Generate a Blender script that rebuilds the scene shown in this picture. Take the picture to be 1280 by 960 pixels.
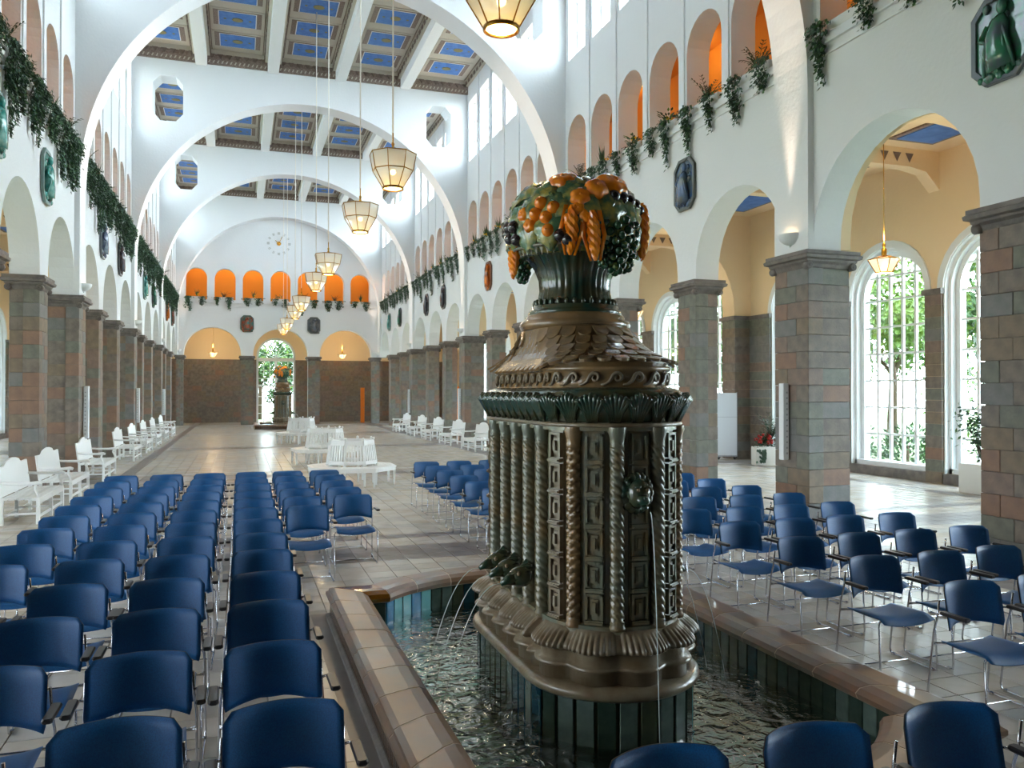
import bpy, math, random
from mathutils import Vector, Matrix
R = math.radians
PI = math.pi
rnd = random.Random(7)
scene = bpy.context.scene
for o in list(bpy.data.objects):
    bpy.data.objects.remove(o, do_unlink=True)
COL = scene.collection

# ------------------------------------------------------------ camera, world, exposure
cam_d = bpy.data.cameras.new('camera')
cam_d.sensor_width = 36.0
cam_d.lens = 1020 * 36 / 1280
cam_d.clip_end = 400
cam = bpy.data.objects.new('camera', cam_d)
cam.location = (0, 0, 2.15)
cam.rotation_euler = (R(90) + math.atan(10 / 1020), 0, -math.atan(340 / 1020))
COL.objects.link(cam)
scene.camera = cam

world = bpy.data.worlds.new('world')
scene.world = world
world.use_nodes = True
wt = world.node_tree
wt.nodes.clear()
wo = wt.nodes.new('ShaderNodeOutputWorld')
wb = wt.nodes.new('ShaderNodeBackground')
wtc = wt.nodes.new('ShaderNodeTexCoord')
wsx = wt.nodes.new('ShaderNodeSeparateXYZ')
wr = wt.nodes.new('ShaderNodeValToRGB')
wr.color_ramp.elements[0].position = 0.0
wr.color_ramp.elements[0].color = (0.84, 0.93, 1.0, 1)
wr.color_ramp.elements[1].position = 1.0
wr.color_ramp.elements[1].color = (0.72, 0.86, 1.0, 1)
wt.links.new(wtc.outputs['Generated'], wsx.inputs[0])
wt.links.new(wsx.outputs['Z'], wr.inputs[0])
wt.links.new(wr.outputs[0], wb.inputs[0])
wmr = wt.nodes.new('ShaderNodeMapRange')      # hazy sky, brighter on the side of the hidden sun (+x)
wmr.inputs['From Min'].default_value = -1; wmr.inputs['From Max'].default_value = 1
wmr.inputs['To Min'].default_value = 7.5; wmr.inputs['To Max'].default_value = 26.0
wt.links.new(wsx.outputs['X'], wmr.inputs['Value'])
wt.links.new(wmr.outputs[0], wb.inputs[1])
wb.inputs[1].default_value = 13.0
wt.links.new(wb.outputs[0], wo.inputs[0])

vs = scene.view_settings
vs.view_transform = 'Standard'
vs.look = 'None'
vs.gamma = 1.0
vs.use_curve_mapping = False
vs.exposure = 0.45

LAMP_W = 45.0      # point light in each nave lantern
# ------------------------------------------------------------ key dimensions (metres)
WR, WL = 9.12, -3.87          # nave wall planes (right, left)
RR, RL = 9.0, -3.75           # faces of the projecting ribs
TH = 0.55                     # nave wall thickness
RIBS = [0.35, 11.35, 22.35, 33.35, 44.35, 55.35]   # near edge of each rib, 0.9 deep
YEND = 56.25
YBACK = -5.0
XO_R, XO_L = 15.6, -10.35     # outer aisle walls
CX = 2.63                     # middle of the cross arches
LX = 2.47                     # line of lanterns, fountains, round benches
PX, PY = 2.44, 5.72           # middle of the basin
CAPZ = 4.52
ORD = ['zeroth','first','second','third','fourth','fifth','sixth','seventh','eighth','ninth','tenth','eleventh','twelfth','thirteenth','fourteenth','fifteenth','sixteenth','seventeenth','eighteenth']

# ------------------------------------------------------------ materials
MATS = {}
def lin(c):
    return tuple((x / 12.92 if x <= 0.04045 else ((x + 0.055) / 1.055) ** 2.4) for x in c)
def mat(name, col, rough=0.6, metal=0.0, noise=None, bump=None, emit=None, spec=0.5, coat=0.0, trans=None, sheen=0.0):
    """col in sRGB 0..1; noise=(second colour, scale, detail[, lo, hi]); bump=(scale, strength)"""
    if name in MATS: return MATS[name]
    m = bpy.data.materials.new(name)
    m.use_nodes = True
    nt = m.node_tree
    b = nt.nodes['Principled BSDF']
    c = lin(col) + (1,)
    b.inputs['Base Color'].default_value = c
    b.inputs['Roughness'].default_value = rough
    b.inputs['Metallic'].default_value = metal
    b.inputs['Specular IOR Level'].default_value = spec
    b.inputs['Coat Weight'].default_value = coat
    if sheen:
        b.inputs['Sheen Weight'].default_value = sheen
    tc = nt.nodes.new('ShaderNodeTexCoord')
    if noise:
        n = nt.nodes.new('ShaderNodeTexNoise')
        n.inputs['Scale'].default_value = noise[1]
        n.inputs['Detail'].default_value = noise[2]
        r = nt.nodes.new('ShaderNodeValToRGB')
        lo, hi = (noise[3], noise[4]) if len(noise) > 4 else (0.35, 0.65)
        r.color_ramp.elements[0].position = lo
        r.color_ramp.elements[1].position = hi
        r.color_ramp.elements[0].color = c
        r.color_ramp.elements[1].color = lin(noise[0]) + (1,)
        nt.links.new(tc.outputs['Object'], n.inputs['Vector'])
        nt.links.new(n.outputs['Fac'], r.inputs[0])
        nt.links.new(r.outputs[0], b.inputs['Base Color'])
    if bump:
        n2 = nt.nodes.new('ShaderNodeTexNoise')
        n2.inputs['Scale'].default_value = bump[0]
        n2.inputs['Detail'].default_value = 3
        bp = nt.nodes.new('ShaderNodeBump')
        bp.inputs['Strength'].default_value = bump[1]
        bp.inputs['Distance'].default_value = 0.02
        nt.links.new(tc.outputs['Object'], n2.inputs['Vector'])
        nt.links.new(n2.outputs['Fac'], bp.inputs['Height'])
        nt.links.new(bp.outputs[0], b.inputs['Normal'])
    if emit:
        b.inputs['Emission Color'].default_value = lin(emit[0]) + (1,)
        b.inputs['Emission Strength'].default_value = emit[1]
    MATS[name] = m
    return m
def glassy(name, tint, gloss=0.12, rough=0.02, diffuse=0.0, bump=None):
    """thin sheet: transparent + mirror, optionally some milky diffuse"""
    m = bpy.data.materials.new(name); m.use_nodes = True
    nt = m.node_tree; nt.nodes.clear()
    out = nt.nodes.new('ShaderNodeOutputMaterial')
    t = nt.nodes.new('ShaderNodeBsdfTransparent'); t.inputs[0].default_value = lin(tint) + (1,)
    g = nt.nodes.new('ShaderNodeBsdfGlossy'); g.inputs['Roughness'].default_value = rough
    fr = nt.nodes.new('ShaderNodeFresnel'); fr.inputs[0].default_value = 1.33
    mul = nt.nodes.new('ShaderNodeMath'); mul.operation = 'MULTIPLY'; mul.inputs[1].default_value = gloss * 8
    mul.use_clamp = True
    mx = nt.nodes.new('ShaderNodeMixShader')
    nt.links.new(fr.outputs[0], mul.inputs[0]); nt.links.new(mul.outputs[0], mx.inputs[0])
    src = t
    if diffuse:
        d = nt.nodes.new('ShaderNodeBsdfTranslucent'); d.inputs[0].default_value = lin(tint) + (1,)
        d2 = nt.nodes.new('ShaderNodeBsdfDiffuse'); d2.inputs[0].default_value = lin(tint) + (1,)
        m1 = nt.nodes.new('ShaderNodeMixShader'); m1.inputs[0].default_value = 0.5
        nt.links.new(d.outputs[0], m1.inputs[1]); nt.links.new(d2.outputs[0], m1.inputs[2])
        m2 = nt.nodes.new('ShaderNodeMixShader'); m2.inputs[0].default_value = diffuse
        nt.links.new(t.outputs[0], m2.inputs[1]); nt.links.new(m1.outputs[0], m2.inputs[2])
        src = m2
    nt.links.new(src.outputs[0], mx.inputs[1]); nt.links.new(g.outputs[0], mx.inputs[2])
    if bump:
        tc = nt.nodes.new('ShaderNodeTexCoord')
        n = nt.nodes.new('ShaderNodeTexNoise'); n.inputs['Scale'].default_value = bump[0]; n.inputs['Detail'].default_value = 2.5
        n.inputs['Distortion'].default_value = 0.6
        bp = nt.nodes.new('ShaderNodeBump'); bp.inputs['Strength'].default_value = bump[1]; bp.inputs['Distance'].default_value = 0.05
        nt.links.new(tc.outputs['Object'], n.inputs['Vector']); nt.links.new(n.outputs['Fac'], bp.inputs['Height'])
        nt.links.new(bp.outputs[0], g.inputs['Normal']); nt.links.new(bp.outputs[0], fr.inputs['Normal'])
    nt.links.new(mx.outputs[0], out.inputs[0])
    MATS[name] = m
    return m

PLASTER = mat('white plaster', (0.90, 0.91, 0.92), 0.85, bump=(14, 0.25))
PLASTER_W = mat('cream aisle plaster', (0.93, 0.83, 0.68), 0.85, bump=(14, 0.2))
ORANGE_W = mat('orange gallery paint', (0.88, 0.60, 0.22), 0.8, bump=(10, 0.1))
DARKW = mat('dark stage wall and light block', (0.12, 0.12, 0.14), 0.9)  # stage end and added light-blocking panels, kept dark against bounce
STONES = [mat('stone grey', (0.485, 0.448, 0.408), 0.6, noise=((0.396, 0.365, 0.335), 6, 4), bump=(30, 0.25)),
          mat('stone green', (0.454, 0.462, 0.414), 0.6, noise=((0.384, 0.389, 0.358), 6, 4), bump=(30, 0.25)),
          mat('stone rose', (0.506, 0.433, 0.386), 0.6, noise=((0.438, 0.376, 0.339), 6, 4), bump=(30, 0.25)),
          mat('stone ochre', (0.495, 0.437, 0.364), 0.6, noise=((0.429, 0.382, 0.324), 6, 4), bump=(30, 0.25)),
          mat('stone blue', (0.465, 0.459, 0.451), 0.6, noise=((0.408, 0.419, 0.407), 6, 4), bump=(30, 0.25)),
          mat('stone brick', (0.524, 0.415, 0.342), 0.6, noise=((0.477, 0.378, 0.320), 6, 4), bump=(30, 0.25))]
STONE_W = [6, 5, 3, 3, 3, 1.6]
STONE_CAP = mat('capital stone', (0.47, 0.44, 0.42), 0.55, noise=((0.36, 0.34, 0.33), 5, 4), bump=(25, 0.3))
MORTAR = mat('mortar', (0.40, 0.38, 0.36), 0.9)
TILES = [mat('floor tile light', (0.82, 0.79, 0.75), 0.24, noise=((0.77, 0.74, 0.70), 3, 3)),
         mat('floor tile beige', (0.80, 0.76, 0.71), 0.24, noise=((0.72, 0.69, 0.63), 3, 3)),
         mat('floor tile pale grey', (0.79, 0.77, 0.74), 0.24, noise=((0.71, 0.70, 0.67), 3, 3))]
TILE_DK = mat('floor tile brown grey', (0.50, 0.47, 0.45), 0.35, noise=((0.44, 0.41, 0.40), 3, 3))
GROUT = mat('floor grout', (0.55, 0.53, 0.50), 0.8)
BLUE_F = mat('blue chair fabric', (0.01, 0.35, 0.58), 0.5, noise=((0.01, 0.28, 0.50), 180, 2), bump=(400, 0.12), sheen=0.0)
BLUE_D = mat('navy chair shell', (0.03, 0.05, 0.10), 0.55)
CHROME = mat('chrome', (0.80, 0.80, 0.82), 0.16, 1.0)
BLACKP = mat('black armrest plastic', (0.13, 0.13, 0.15), 0.35)
WHITE_P = mat('white bench paint', (0.92, 0.93, 0.93), 0.4)
WHITE_F = mat('white window paint', (0.90, 0.92, 0.93), 0.45)
BRASS = mat('aged brass', (0.55, 0.40, 0.18), 0.3, 1.0)
BRASS_L = mat('polished brass', (0.85, 0.66, 0.28), 0.25, 1.0)
ROD = mat('pale steel rod', (0.93, 0.91, 0.87), 0.4, 0.2)
LGLASS = glassy('opal lantern glass', (0.93, 0.95, 0.95), 0.10, 0.1, diffuse=0.62)
GLASS = glassy('window glass', (0.97, 0.985, 0.985), 0.08, 0.02)
BULB = mat('lamp glow', (1.0, 0.9, 0.6), 0.5, emit=((1.0, 0.82, 0.48), 11))
BULB_W = mat('uplight glow', (1.0, 0.9, 0.8), 0.5, emit=((1.0, 0.82, 0.62), 14))
TUBE_L = mat('gallery tube glow', (1.0, 0.8, 0.5), 0.5, emit=((1.0, 0.78, 0.45), 9))
GLAZE = mat('dark brown green glaze', (0.38, 0.40, 0.34), 0.24, noise=((0.46, 0.39, 0.27), 7, 5, 0.38, 0.68), bump=(40, 0.15), coat=0.3)
GLAZE_G = mat('dark green glaze', (0.13, 0.25, 0.21), 0.16, noise=((0.26, 0.25, 0.16), 9, 5), bump=(40, 0.12), coat=0.4)
GLAZE_B = mat('bronze brown glaze', (0.56, 0.44, 0.29), 0.22, noise=((0.44, 0.36, 0.26), 6, 4), bump=(50, 0.1), coat=0.4)
GLAZE_S = mat('grey brown glaze', (0.50, 0.46, 0.38), 0.28, noise=((0.42, 0.35, 0.26), 8, 5), bump=(40, 0.15), coat=0.3)
FRUIT_O = mat('orange glaze', (0.95, 0.56, 0.08), 0.16, noise=((0.86, 0.42, 0.05), 12, 3), coat=0.5)
LEAF_G = mat('green yellow glaze', (0.26, 0.40, 0.27), 0.16, noise=((0.66, 0.60, 0.26), 14, 4, 0.45, 0.72), coat=0.5, bump=(60, 0.2))
GRAPE = mat('dark grape glaze', (0.10, 0.27, 0.18), 0.12, noise=((0.60, 0.60, 0.15), 12, 2, 0.55, 0.75), coat=0.5)
PLUM = mat('plum glaze', (0.16, 0.13, 0.14), 0.14, coat=0.5)
COPE = [mat('coping rose', (0.52, 0.38, 0.30), 0.32, noise=((0.42, 0.36, 0.32), 5, 4), coat=0.3),
        mat('coping grey', (0.44, 0.40, 0.37), 0.32, noise=((0.52, 0.40, 0.32), 4, 4), coat=0.3),
        mat('coping brown', (0.48, 0.35, 0.24), 0.32, noise=((0.44, 0.34, 0.26), 6, 4), coat=0.3)]
COPE_A = mat('coping amber', (0.52, 0.33, 0.08), 0.12, coat=0.6)
PANEL_B = mat('fluted brown tile', (0.36, 0.25, 0.16), 0.25, noise=((0.26, 0.20, 0.14), 20, 3), coat=0.3)
PTILE = [mat('pool tile dark green', (0.22, 0.29, 0.26), 0.2, noise=((0.17, 0.24, 0.21), 8, 3), coat=0.3),
         mat('pool tile moss', (0.32, 0.34, 0.26), 0.2, noise=((0.25, 0.29, 0.24), 8, 3), coat=0.3),
         mat('pool tile grey green', (0.38, 0.45, 0.42), 0.2, noise=((0.31, 0.37, 0.35), 8, 3), coat=0.3),
         mat('pool tile petrol', (0.13, 0.30, 0.36), 0.18, noise=((0.10, 0.24, 0.28), 8, 3), coat=0.3)]
PTILE_B = [mat('pool tile bright blue', (0.20, 0.50, 0.66), 0.15, coat=0.4),
           mat('pool tile turquoise', (0.42, 0.70, 0.72), 0.15, coat=0.4)]
PFLOOR = mat('pool floor', (0.70, 0.90, 0.88), 0.3, noise=((0.66, 0.66, 0.44), 1.1, 4, 0.42, 0.62))
WATER = glassy('rippled water', (0.88, 0.96, 0.95), 0.45, 0.05, bump=(9, 1.0))
JET = mat('water jet', (0.85, 0.9, 0.9), 0.1, spec=0.8)
FOAM_GLINT = mat('foam_glints', (0.86, 0.92, 0.93), 0.3)
CEIL = mat('ceiling cream', (0.74, 0.71, 0.66), 0.8)
CEIL_L = mat('ceiling line brown', (0.47, 0.41, 0.38), 0.8)
CEIL_W = mat('ceiling white line', (0.90, 0.90, 0.90), 0.8)
CEIL_B = mat('ceiling blue', (0.22, 0.42, 0.72), 0.6, noise=((0.30, 0.50, 0.78), 5, 3))
CEIL_BR = mat('ceiling brown', (0.45, 0.38, 0.35), 0.8, noise=((0.56, 0.50, 0.46), 22, 2))
CEIL_G = mat('ceiling gold', (0.52, 0.48, 0.30), 0.6)
LEAVES = [mat('leaf dark', (0.16, 0.29, 0.20), 0.45), mat('leaf mid', (0.26, 0.42, 0.24), 0.45),
          mat('leaf blue green', (0.27, 0.39, 0.33), 0.4), mat('leaf bright', (0.36, 0.50, 0.18), 0.5)]
STEM = mat('plant stem', (0.24, 0.22, 0.12), 0.7)
YELL = mat('yellow flower', (0.92, 0.75, 0.12), 0.5)
REDF = mat('red flower', (0.70, 0.12, 0.10), 0.5)
LAWN = mat('lawn', (0.30, 0.38, 0.20), 0.9, noise=((0.38, 0.46, 0.27), 2, 4))
TREE_L = [mat('tree leaf', (0.12, 0.26, 0.09), 0.6), mat('tree leaf light', (0.28, 0.40, 0.10), 0.6), mat('tree leaf dark', (0.08, 0.18, 0.09), 0.6)]
BARK = mat('bark', (0.28, 0.23, 0.18), 0.9)
PAPER = mat('white board', (0.84, 0.86, 0.89), 0.5)
PLANTER = mat('white planter', (0.88, 0.88, 0.86), 0.45)
ORANGE_D = mat('orange door', (0.90, 0.48, 0.08), 0.5)
SILVER = mat('clock grey', (0.66, 0.66, 0.64), 0.5)

# ------------------------------------------------------------ helpers
def tag(o, label=None, cat=None, group=None, kind=None):
    if label: o['label'] = label
    if cat: o['category'] = cat
    if group: o['group'] = group
    if kind: o['kind'] = kind
    return o
def empty(name, loc, rz=0, parent=None):
    o = bpy.data.objects.new(name, None)
    o.empty_display_size = 0.2
    o.location = loc; o.rotation_euler = (0, 0, rz)
    COL.objects.link(o)
    if parent: o.parent = parent
    return o
def inst(name, data, parent=None, M=None, loc=None, rot=None, kind=None):
    o = bpy.data.objects.new(name, data)
    COL.objects.link(o)
    if parent: o.parent = parent
    if M is not None: o.matrix_basis = M
    if loc is not None: o.location = loc
    if rot is not None: o.rotation_euler = rot
    if kind: o['kind'] = kind
    return o
def dup(root, loc=None, rz=None, parent=None):
    r = root.copy(); COL.objects.link(r)
    if parent: r.parent = parent
    if loc is not None: r.location = loc
    if rz is not None: r.rotation_euler = (0, 0, rz)
    for ch in list(root.children):
        dup(ch, parent=r)
    return r
class MB:
    def __init__(s): s.v = []; s.f = []; s.m = []; s.sm = []
    def add(s, vs, fs, mi=0, smooth=False):
        n = len(s.v); s.v += [tuple(p) for p in vs]
        for f in fs:
            s.f.append(tuple(i + n for i in f)); s.m.append(mi); s.sm.append(smooth)
    def box(s, x0, x1, y0, y1, z0, z1, mi=0):
        s.add([(x0,y0,z0),(x1,y0,z0),(x1,y1,z0),(x0,y1,z0),(x0,y0,z1),(x1,y0,z1),(x1,y1,z1),(x0,y1,z1)],
              [(0,3,2,1),(4,5,6,7),(0,1,5,4),(1,2,6,5),(2,3,7,6),(3,0,4,7)], mi)
    def bbox(s, x0, x1, y0, y1, z0, z1, b, mi=0):
        """box with chamfered edges (octagonal stack)"""
        def ring(z, i):
            c = b
            return [(x0+i+c,y0+i,z),(x1-i-c,y0+i,z),(x1-i,y0+i+c,z),(x1-i,y1-i-c,z),(x1-i-c,y1-i,z),(x0+i+c,y1-i,z),(x0+i,y1-i-c,z),(x0+i,y0+i+c,z)]
        s.loft([ring(z0, b*0.6), ring(z0+b, 0), ring(z1-b, 0), ring(z1, b*0.6)], mi, caps=True)
    def loft(s, rings, mi=0, closed=True, caps=False, smooth=False):
        n = len(rings[0]); vs = []
        for r in rings: vs += list(r)
        fs = []
        for i in range(len(rings)-1):
            for j in range(n if closed else n-1):
                k = (j+1) % n
                fs.append((i*n+j, i*n+k, (i+1)*n+k, (i+1)*n+j))
        if caps:
            fs.append(tuple(reversed(range(n))))
            fs.append(tuple(range((len(rings)-1)*n, len(rings)*n)))
        s.add(vs, fs, mi, smooth)
    def lathe(s, prof, n=16, mi=0, c=(0,0,0), smooth=True, caps=False):
        s.loft([[(c[0]+r*math.cos(2*PI*j/n), c[1]+r*math.sin(2*PI*j/n), c[2]+z) for j in range(n)] for r, z in prof], mi, True, caps, smooth)
    def tube(s, pts, r, n=6, mi=0, caps=True, smooth=True, closed=False):
        pts = [Vector(p) for p in pts]
        rings = []
        up = None
        for i, p in enumerate(pts):
            a = pts[max(i-1,0)]; b = pts[min(i+1,len(pts)-1)]
            d = (b-a).normalized() if (b-a).length > 1e-9 else Vector((0,0,1))
            if up is None:
                up = Vector((0,0,1)) if abs(d.z) < 0.9 else Vector((1,0,0))
            u = d.cross(up)
            if u.length < 1e-5: u = d.cross(Vector((0,1,0)))
            u.normalize(); w = u.cross(d).normalized(); up = w
            rr = r[i] if isinstance(r, (list,tuple)) else r
            rings.append([tuple(p + u*rr*math.cos(2*PI*k/n) + w*rr*math.sin(2*PI*k/n)) for k in range(n)])
        s.loft(rings, mi, True, caps, smooth)
    def ball(s, c, r, n=8, m=6, mi=0, sc=(1,1,1)):
        rings = []
        for i in range(m+1):
            t = PI*i/m
            rr = max(math.sin(t), 0.02)
            rings.append([(c[0]+r*sc[0]*rr*math.cos(2*PI*j/n), c[1]+r*sc[1]*rr*math.sin(2*PI*j/n), c[2]-r*sc[2]*math.cos(t)) for j in range(n)])
        s.loft(rings, mi, True, True, True)
    def prism(s, poly, z0, z1, mi=0, axis='z', smooth=False):
        def P(a, b, h): return (a,b,h) if axis=='z' else ((a,h,b) if axis=='y' else (h,a,b))
        s.loft([[P(a,b,z0) for a,b in poly],[P(a,b,z1) for a,b in poly]], mi, True, True, smooth)
    def xf(s, M, start=0):
        for i in range(start, len(s.v)): s.v[i] = tuple(M @ Vector(s.v[i]))
    def mesh(s, name, mats):
        me = bpy.data.meshes.new(name)
        me.from_pydata(s.v, [], s.f)
        if not isinstance(mats, (list,tuple)): mats = [mats]
        for m in mats: me.materials.append(m)
        if len(mats) > 1: me.polygons.foreach_set('material_index', s.m)
        me.polygons.foreach_set('use_smooth', s.sm)
        me.update()
        return me
    def build(s, name, mats, parent=None, loc=None, kind=None):
        return inst(name, s.mesh(name, mats), parent, loc=loc, kind=kind)
def fixn(me):
    import bmesh
    bm = bmesh.new(); bm.from_mesh(me)
    bmesh.ops.recalc_face_normals(bm, faces=bm.faces); bm.to_mesh(me); bm.free()
    return me

# wall with arched openings. fn maps (u, d, z) -> xyz ; ops: (ua, ub, spring) arch or (ua, ub, ztop, 'r') rectangle; openings start at z0
def arched(mb, fn, u0, u1, z0, z1, d0, d1, ops, seg=14, mi=0, mi_sof=None):
    if mi_sof is None: mi_sof = mi
    def bx(a, b, za, zb):
        if b - a < 1e-4 or zb - za < 1e-4: return
        P = [fn(a,d0,za),fn(b,d0,za),fn(b,d1,za),fn(a,d1,za),fn(a,d0,zb),fn(b,d0,zb),fn(b,d1,zb),fn(a,d1,zb)]
        mb.add(P, [(0,3,2,1),(4,5,6,7),(0,1,5,4),(1,2,6,5),(2,3,7,6),(3,0,4,7)], mi)
    cur = u0
    for op in sorted(ops):
        ua, ub = op[0], op[1]
        bx(cur, ua, z0, z1)
        if len(op) > 3:
            bx(ua, ub, op[2], z1)
        else:
            r = (ub-ua)/2; c = (ua+ub)/2
            pts = [(c - r*math.cos(PI*i/seg), op[2] + r*math.sin(PI*i/seg)) for i in range(seg+1)]
            for i in range(seg):
                (a,za),(b,zb) = pts[i], pts[i+1]
                P = [fn(a,d0,za),fn(b,d0,zb),fn(b,d0,z1),fn(a,d0,z1),fn(a,d1,za),fn(b,d1,zb),fn(b,d1,z1),fn(a,d1,z1)]
                mb.add(P, [(0,1,2,3),(7,6,5,4),(3,2,6,7)], mi)
                mb.add(P, [(4,5,1,0)], mi_sof, True)
        cur = ub
    bx(cur, u1, z0, z1)

# ============================================================ SETTING
def struct(mb, name, mats, parent=None):
    o = mb.build(name, mats, parent)
    fixn(o.data)
    if parent is None: o['kind'] = 'structure'
    return o
def ribc(b): return RIBS[b] + 0.45
ARCH_C = [(ribc(b) + 1.8333 + 3.6667 * i, 1.458) for b in range(5) for i in range(3)]
ARCH_C[2] = (9.74, 1.62); ARCH_C[1] = (5.95, 1.45)
NEARP = 7.76      # the free pillar nearest the camera
GAL_C = [[RIBS[b] + 0.9 + 0.842 + 1.6833 * i for i in range(6)] for b in range(5)]
AR = 1.458
GZ = 8.05
for side in ('right', 'left'):
    s = 1 if side == 'right' else -1
    W = WR if s > 0 else WL
    XO = XO_R if s > 0 else XO_L
    fn = lambda u, d, z, W=W, s=s: (W + s*d, u, z)
    mb = MB()
    arched(mb, fn, YBACK, YEND, CAPZ, GZ, 0, TH, [(c-a, c+a, 4.68) for c, a in ARCH_C], seg=18)
    gc = [c for bb in GAL_C for c in bb]
    arched(mb, fn, YBACK, YEND, GZ, 11.85, 0, TH, [(c-0.67, c+0.67, 9.4) for c in gc], seg=12)
    arched(mb, fn, YBACK, YEND, 11.85, 15.5, 0, 0.42, [(c-0.6, c+0.6, 14.35, 'r') for c in gc if c > 12])  # nearest bay, out of view, left windowless to keep light off chairs
    # solid wall beside the stage
    x0, x1 = sorted((W, W + s*TH))
    mb.box(x0, x1, YBACK, 0.9, 0, CAPZ)
    # thin pilaster strips between the gallery openings, and ledge mouldings
    for b in range(5):
        cs = GAL_C[b]
        for i in range(7):
            y = cs[0] - 0.842 + 1.6833*i
            a, bq = sorted((W, W - s*0.035))
            if 0 < i < 6: mb.box(a, bq, y-0.11, y+0.11, 8.1, 15.0)
        for z0, z1, pr in ((7.86, 7.95, 0.06), (7.68, 7.72, 0.035)):
            a, bq = sorted((W, W - s*pr))
            mb.box(a, bq, RIBS[b]+0.9, RIBS[b]+11.0, z0, z1)
    struct(mb, 'wall_' + side, PLASTER)
    # outer aisle wall
    fo = lambda u, d, z, XO=XO, s=s: (XO + s*d, u, z)
    mb = MB()
    wins = [ribc(b) + q for b in range(5) for q in (1.8, 4.87, 8.3)]
    arched(mb, fo, YBACK, 61, 0.24, 8.0, 0, 0.6, [(c-1.27, c+1.27, 4.55) for c in wins], seg=16)
    struct(mb, 'wall_aisle_' + side, PLASTER_W)
    mb = MB()
    def sx(a, b): return sorted((XO - s*a, XO - s*b))
    a, b_ = sx(0.05, -0.6)
    mb.box(a, b_, YBACK, 61, 0, 0.24)
    struct(mb, 'baseboard_' + side, STONE_CAP)
    # stone pilasters between the windows, transverse arches on the ribs
    mb = MB()
    edges = []
    for b in range(5):
        c = ribc(b)
        edges += [(c+3.07+0.02, c+3.6-0.02), (c+6.16, c+7.01), (c+9.6, c+11.5)]
    for (ya, yb) in edges:
        a, b_ = sx(0.07, 0)
        z = 0.0; k = 0
        while z < 4.4:
            mb.box(a, b_, ya, yb, z, min(z+0.275, 4.45), rnd.choices(range(6), STONE_W)[0]); z += 0.28
        a, b_ = sx(0.13, 0)
        mb.box(a, b_, ya-0.04, yb+0.04, 4.45, 4.58, 6)
    for b in range(1, 6):
        c = ribc(b)
        a, b_ = sx(0.62, 0)
        z = 0.0
        while z < 4.4:
            mb.box(a, b_, c-0.35, c+0.35, z, min(z+0.275, 4.45), rnd.choices(range(6), STONE_W)[0]); z += 0.28
        a, b_ = sx(0.70, 0)
        mb.box(a, b_, c-0.42, c+0.42, 4.45, 4.58, 6)
    o = struct(mb, 'trim_aisle_' + side, STONES + [STONE_CAP])
    mb = MB()
    for b in range(0, 6):
        c = ribc(b)
        if s > 0: u0, u1, oa, ob = WR+TH, XO, WR+TH+0.3, XO-0.62
        else: u0, u1, oa, ob = XO, WL-TH, XO+0.62, WL-TH-0.3
        arched(mb, lambda u, d, z, c=c: (u, c-0.33+d, z), u0, u1, 4.58, 7.8, 0, 0.66, [(oa, ob, 4.75)], seg=18)
    struct(mb, 'wall_cross_aisle_' + side, PLASTER_W)
    # aisle ceiling with beams, frieze and blue panels
    mb = MB()
    u0, u1 = sorted((W + s*TH, XO + s*0.6))
    mb.box(u0, u1, YBACK, 61, 7.8, 8.0)
    for b in range(5):
        c = ribc(b)
        for q in (3.35, 6.6):
            a, b_ = sorted((W + s*TH, XO - s*0.9))
            mb.box(a, b_, c+q-0.16, c+q+0.16, 7.38, 7.8)
            a, b_ = sorted((XO - s*0.9, XO))
            mb.box(a, b_, c+q-0.16, c+q+0.16, 7.38, 7.8)
            mb.prism([(XO - s*0.9, 7.38), (XO, 7.38), (XO, 6.9), (XO - s*0.4, 7.3)], c+q-0.16, c+q+0.16, axis='y')
            n = 14
            for k in range(n):
                x = a - (a-b_)*0 ; x = W + s*(TH + 0.35 + k*0.36)
                mb.add([(x-0.12, c+q-0.175, 7.68), (x+0.12, c+q-0.175, 7.68), (x, c+q-0.175, 7.46)], [(0,1,2)], 1)
        for (ya, yb) in ((0.6, 3.0), (3.75, 6.2), (7.0, 10.3)):
            for k in range(3):
                x = W + s*(TH + 1.1 + k*1.75)
                mb.box(x-0.62, x+0.62, c+ya+0.3, c+yb-0.3, 7.76, 7.8, 3)
                mb.box(x-0.5, x+0.5, c+ya+0.42, c+yb-0.42, 7.74, 7.8, 2)
    struct(mb, 'ceiling_aisle_' + side, [PLASTER_W, CEIL_L, CEIL_B, CEIL_BR])
    # gallery behind the upper openings
    mb = MB()
    g0, g1 = sorted((W + s*TH, W + s*(TH+1.55)))
    mb.box(g0, g1, YBACK, YEND, 10.75, 10.9)
    a, b_ = sorted((W + s*(TH+1.55), W + s*(TH+1.75)))
    mb.box(a, b_, YBACK, YEND, 8.0, 10.9)
    mb.box(*sorted((W + s*TH, W + s*(TH+1.75))), YBACK-0.2, YBACK, 8.0, 10.9)
    struct(mb, 'wall_gallery_' + side, ORANGE_W)

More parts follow.
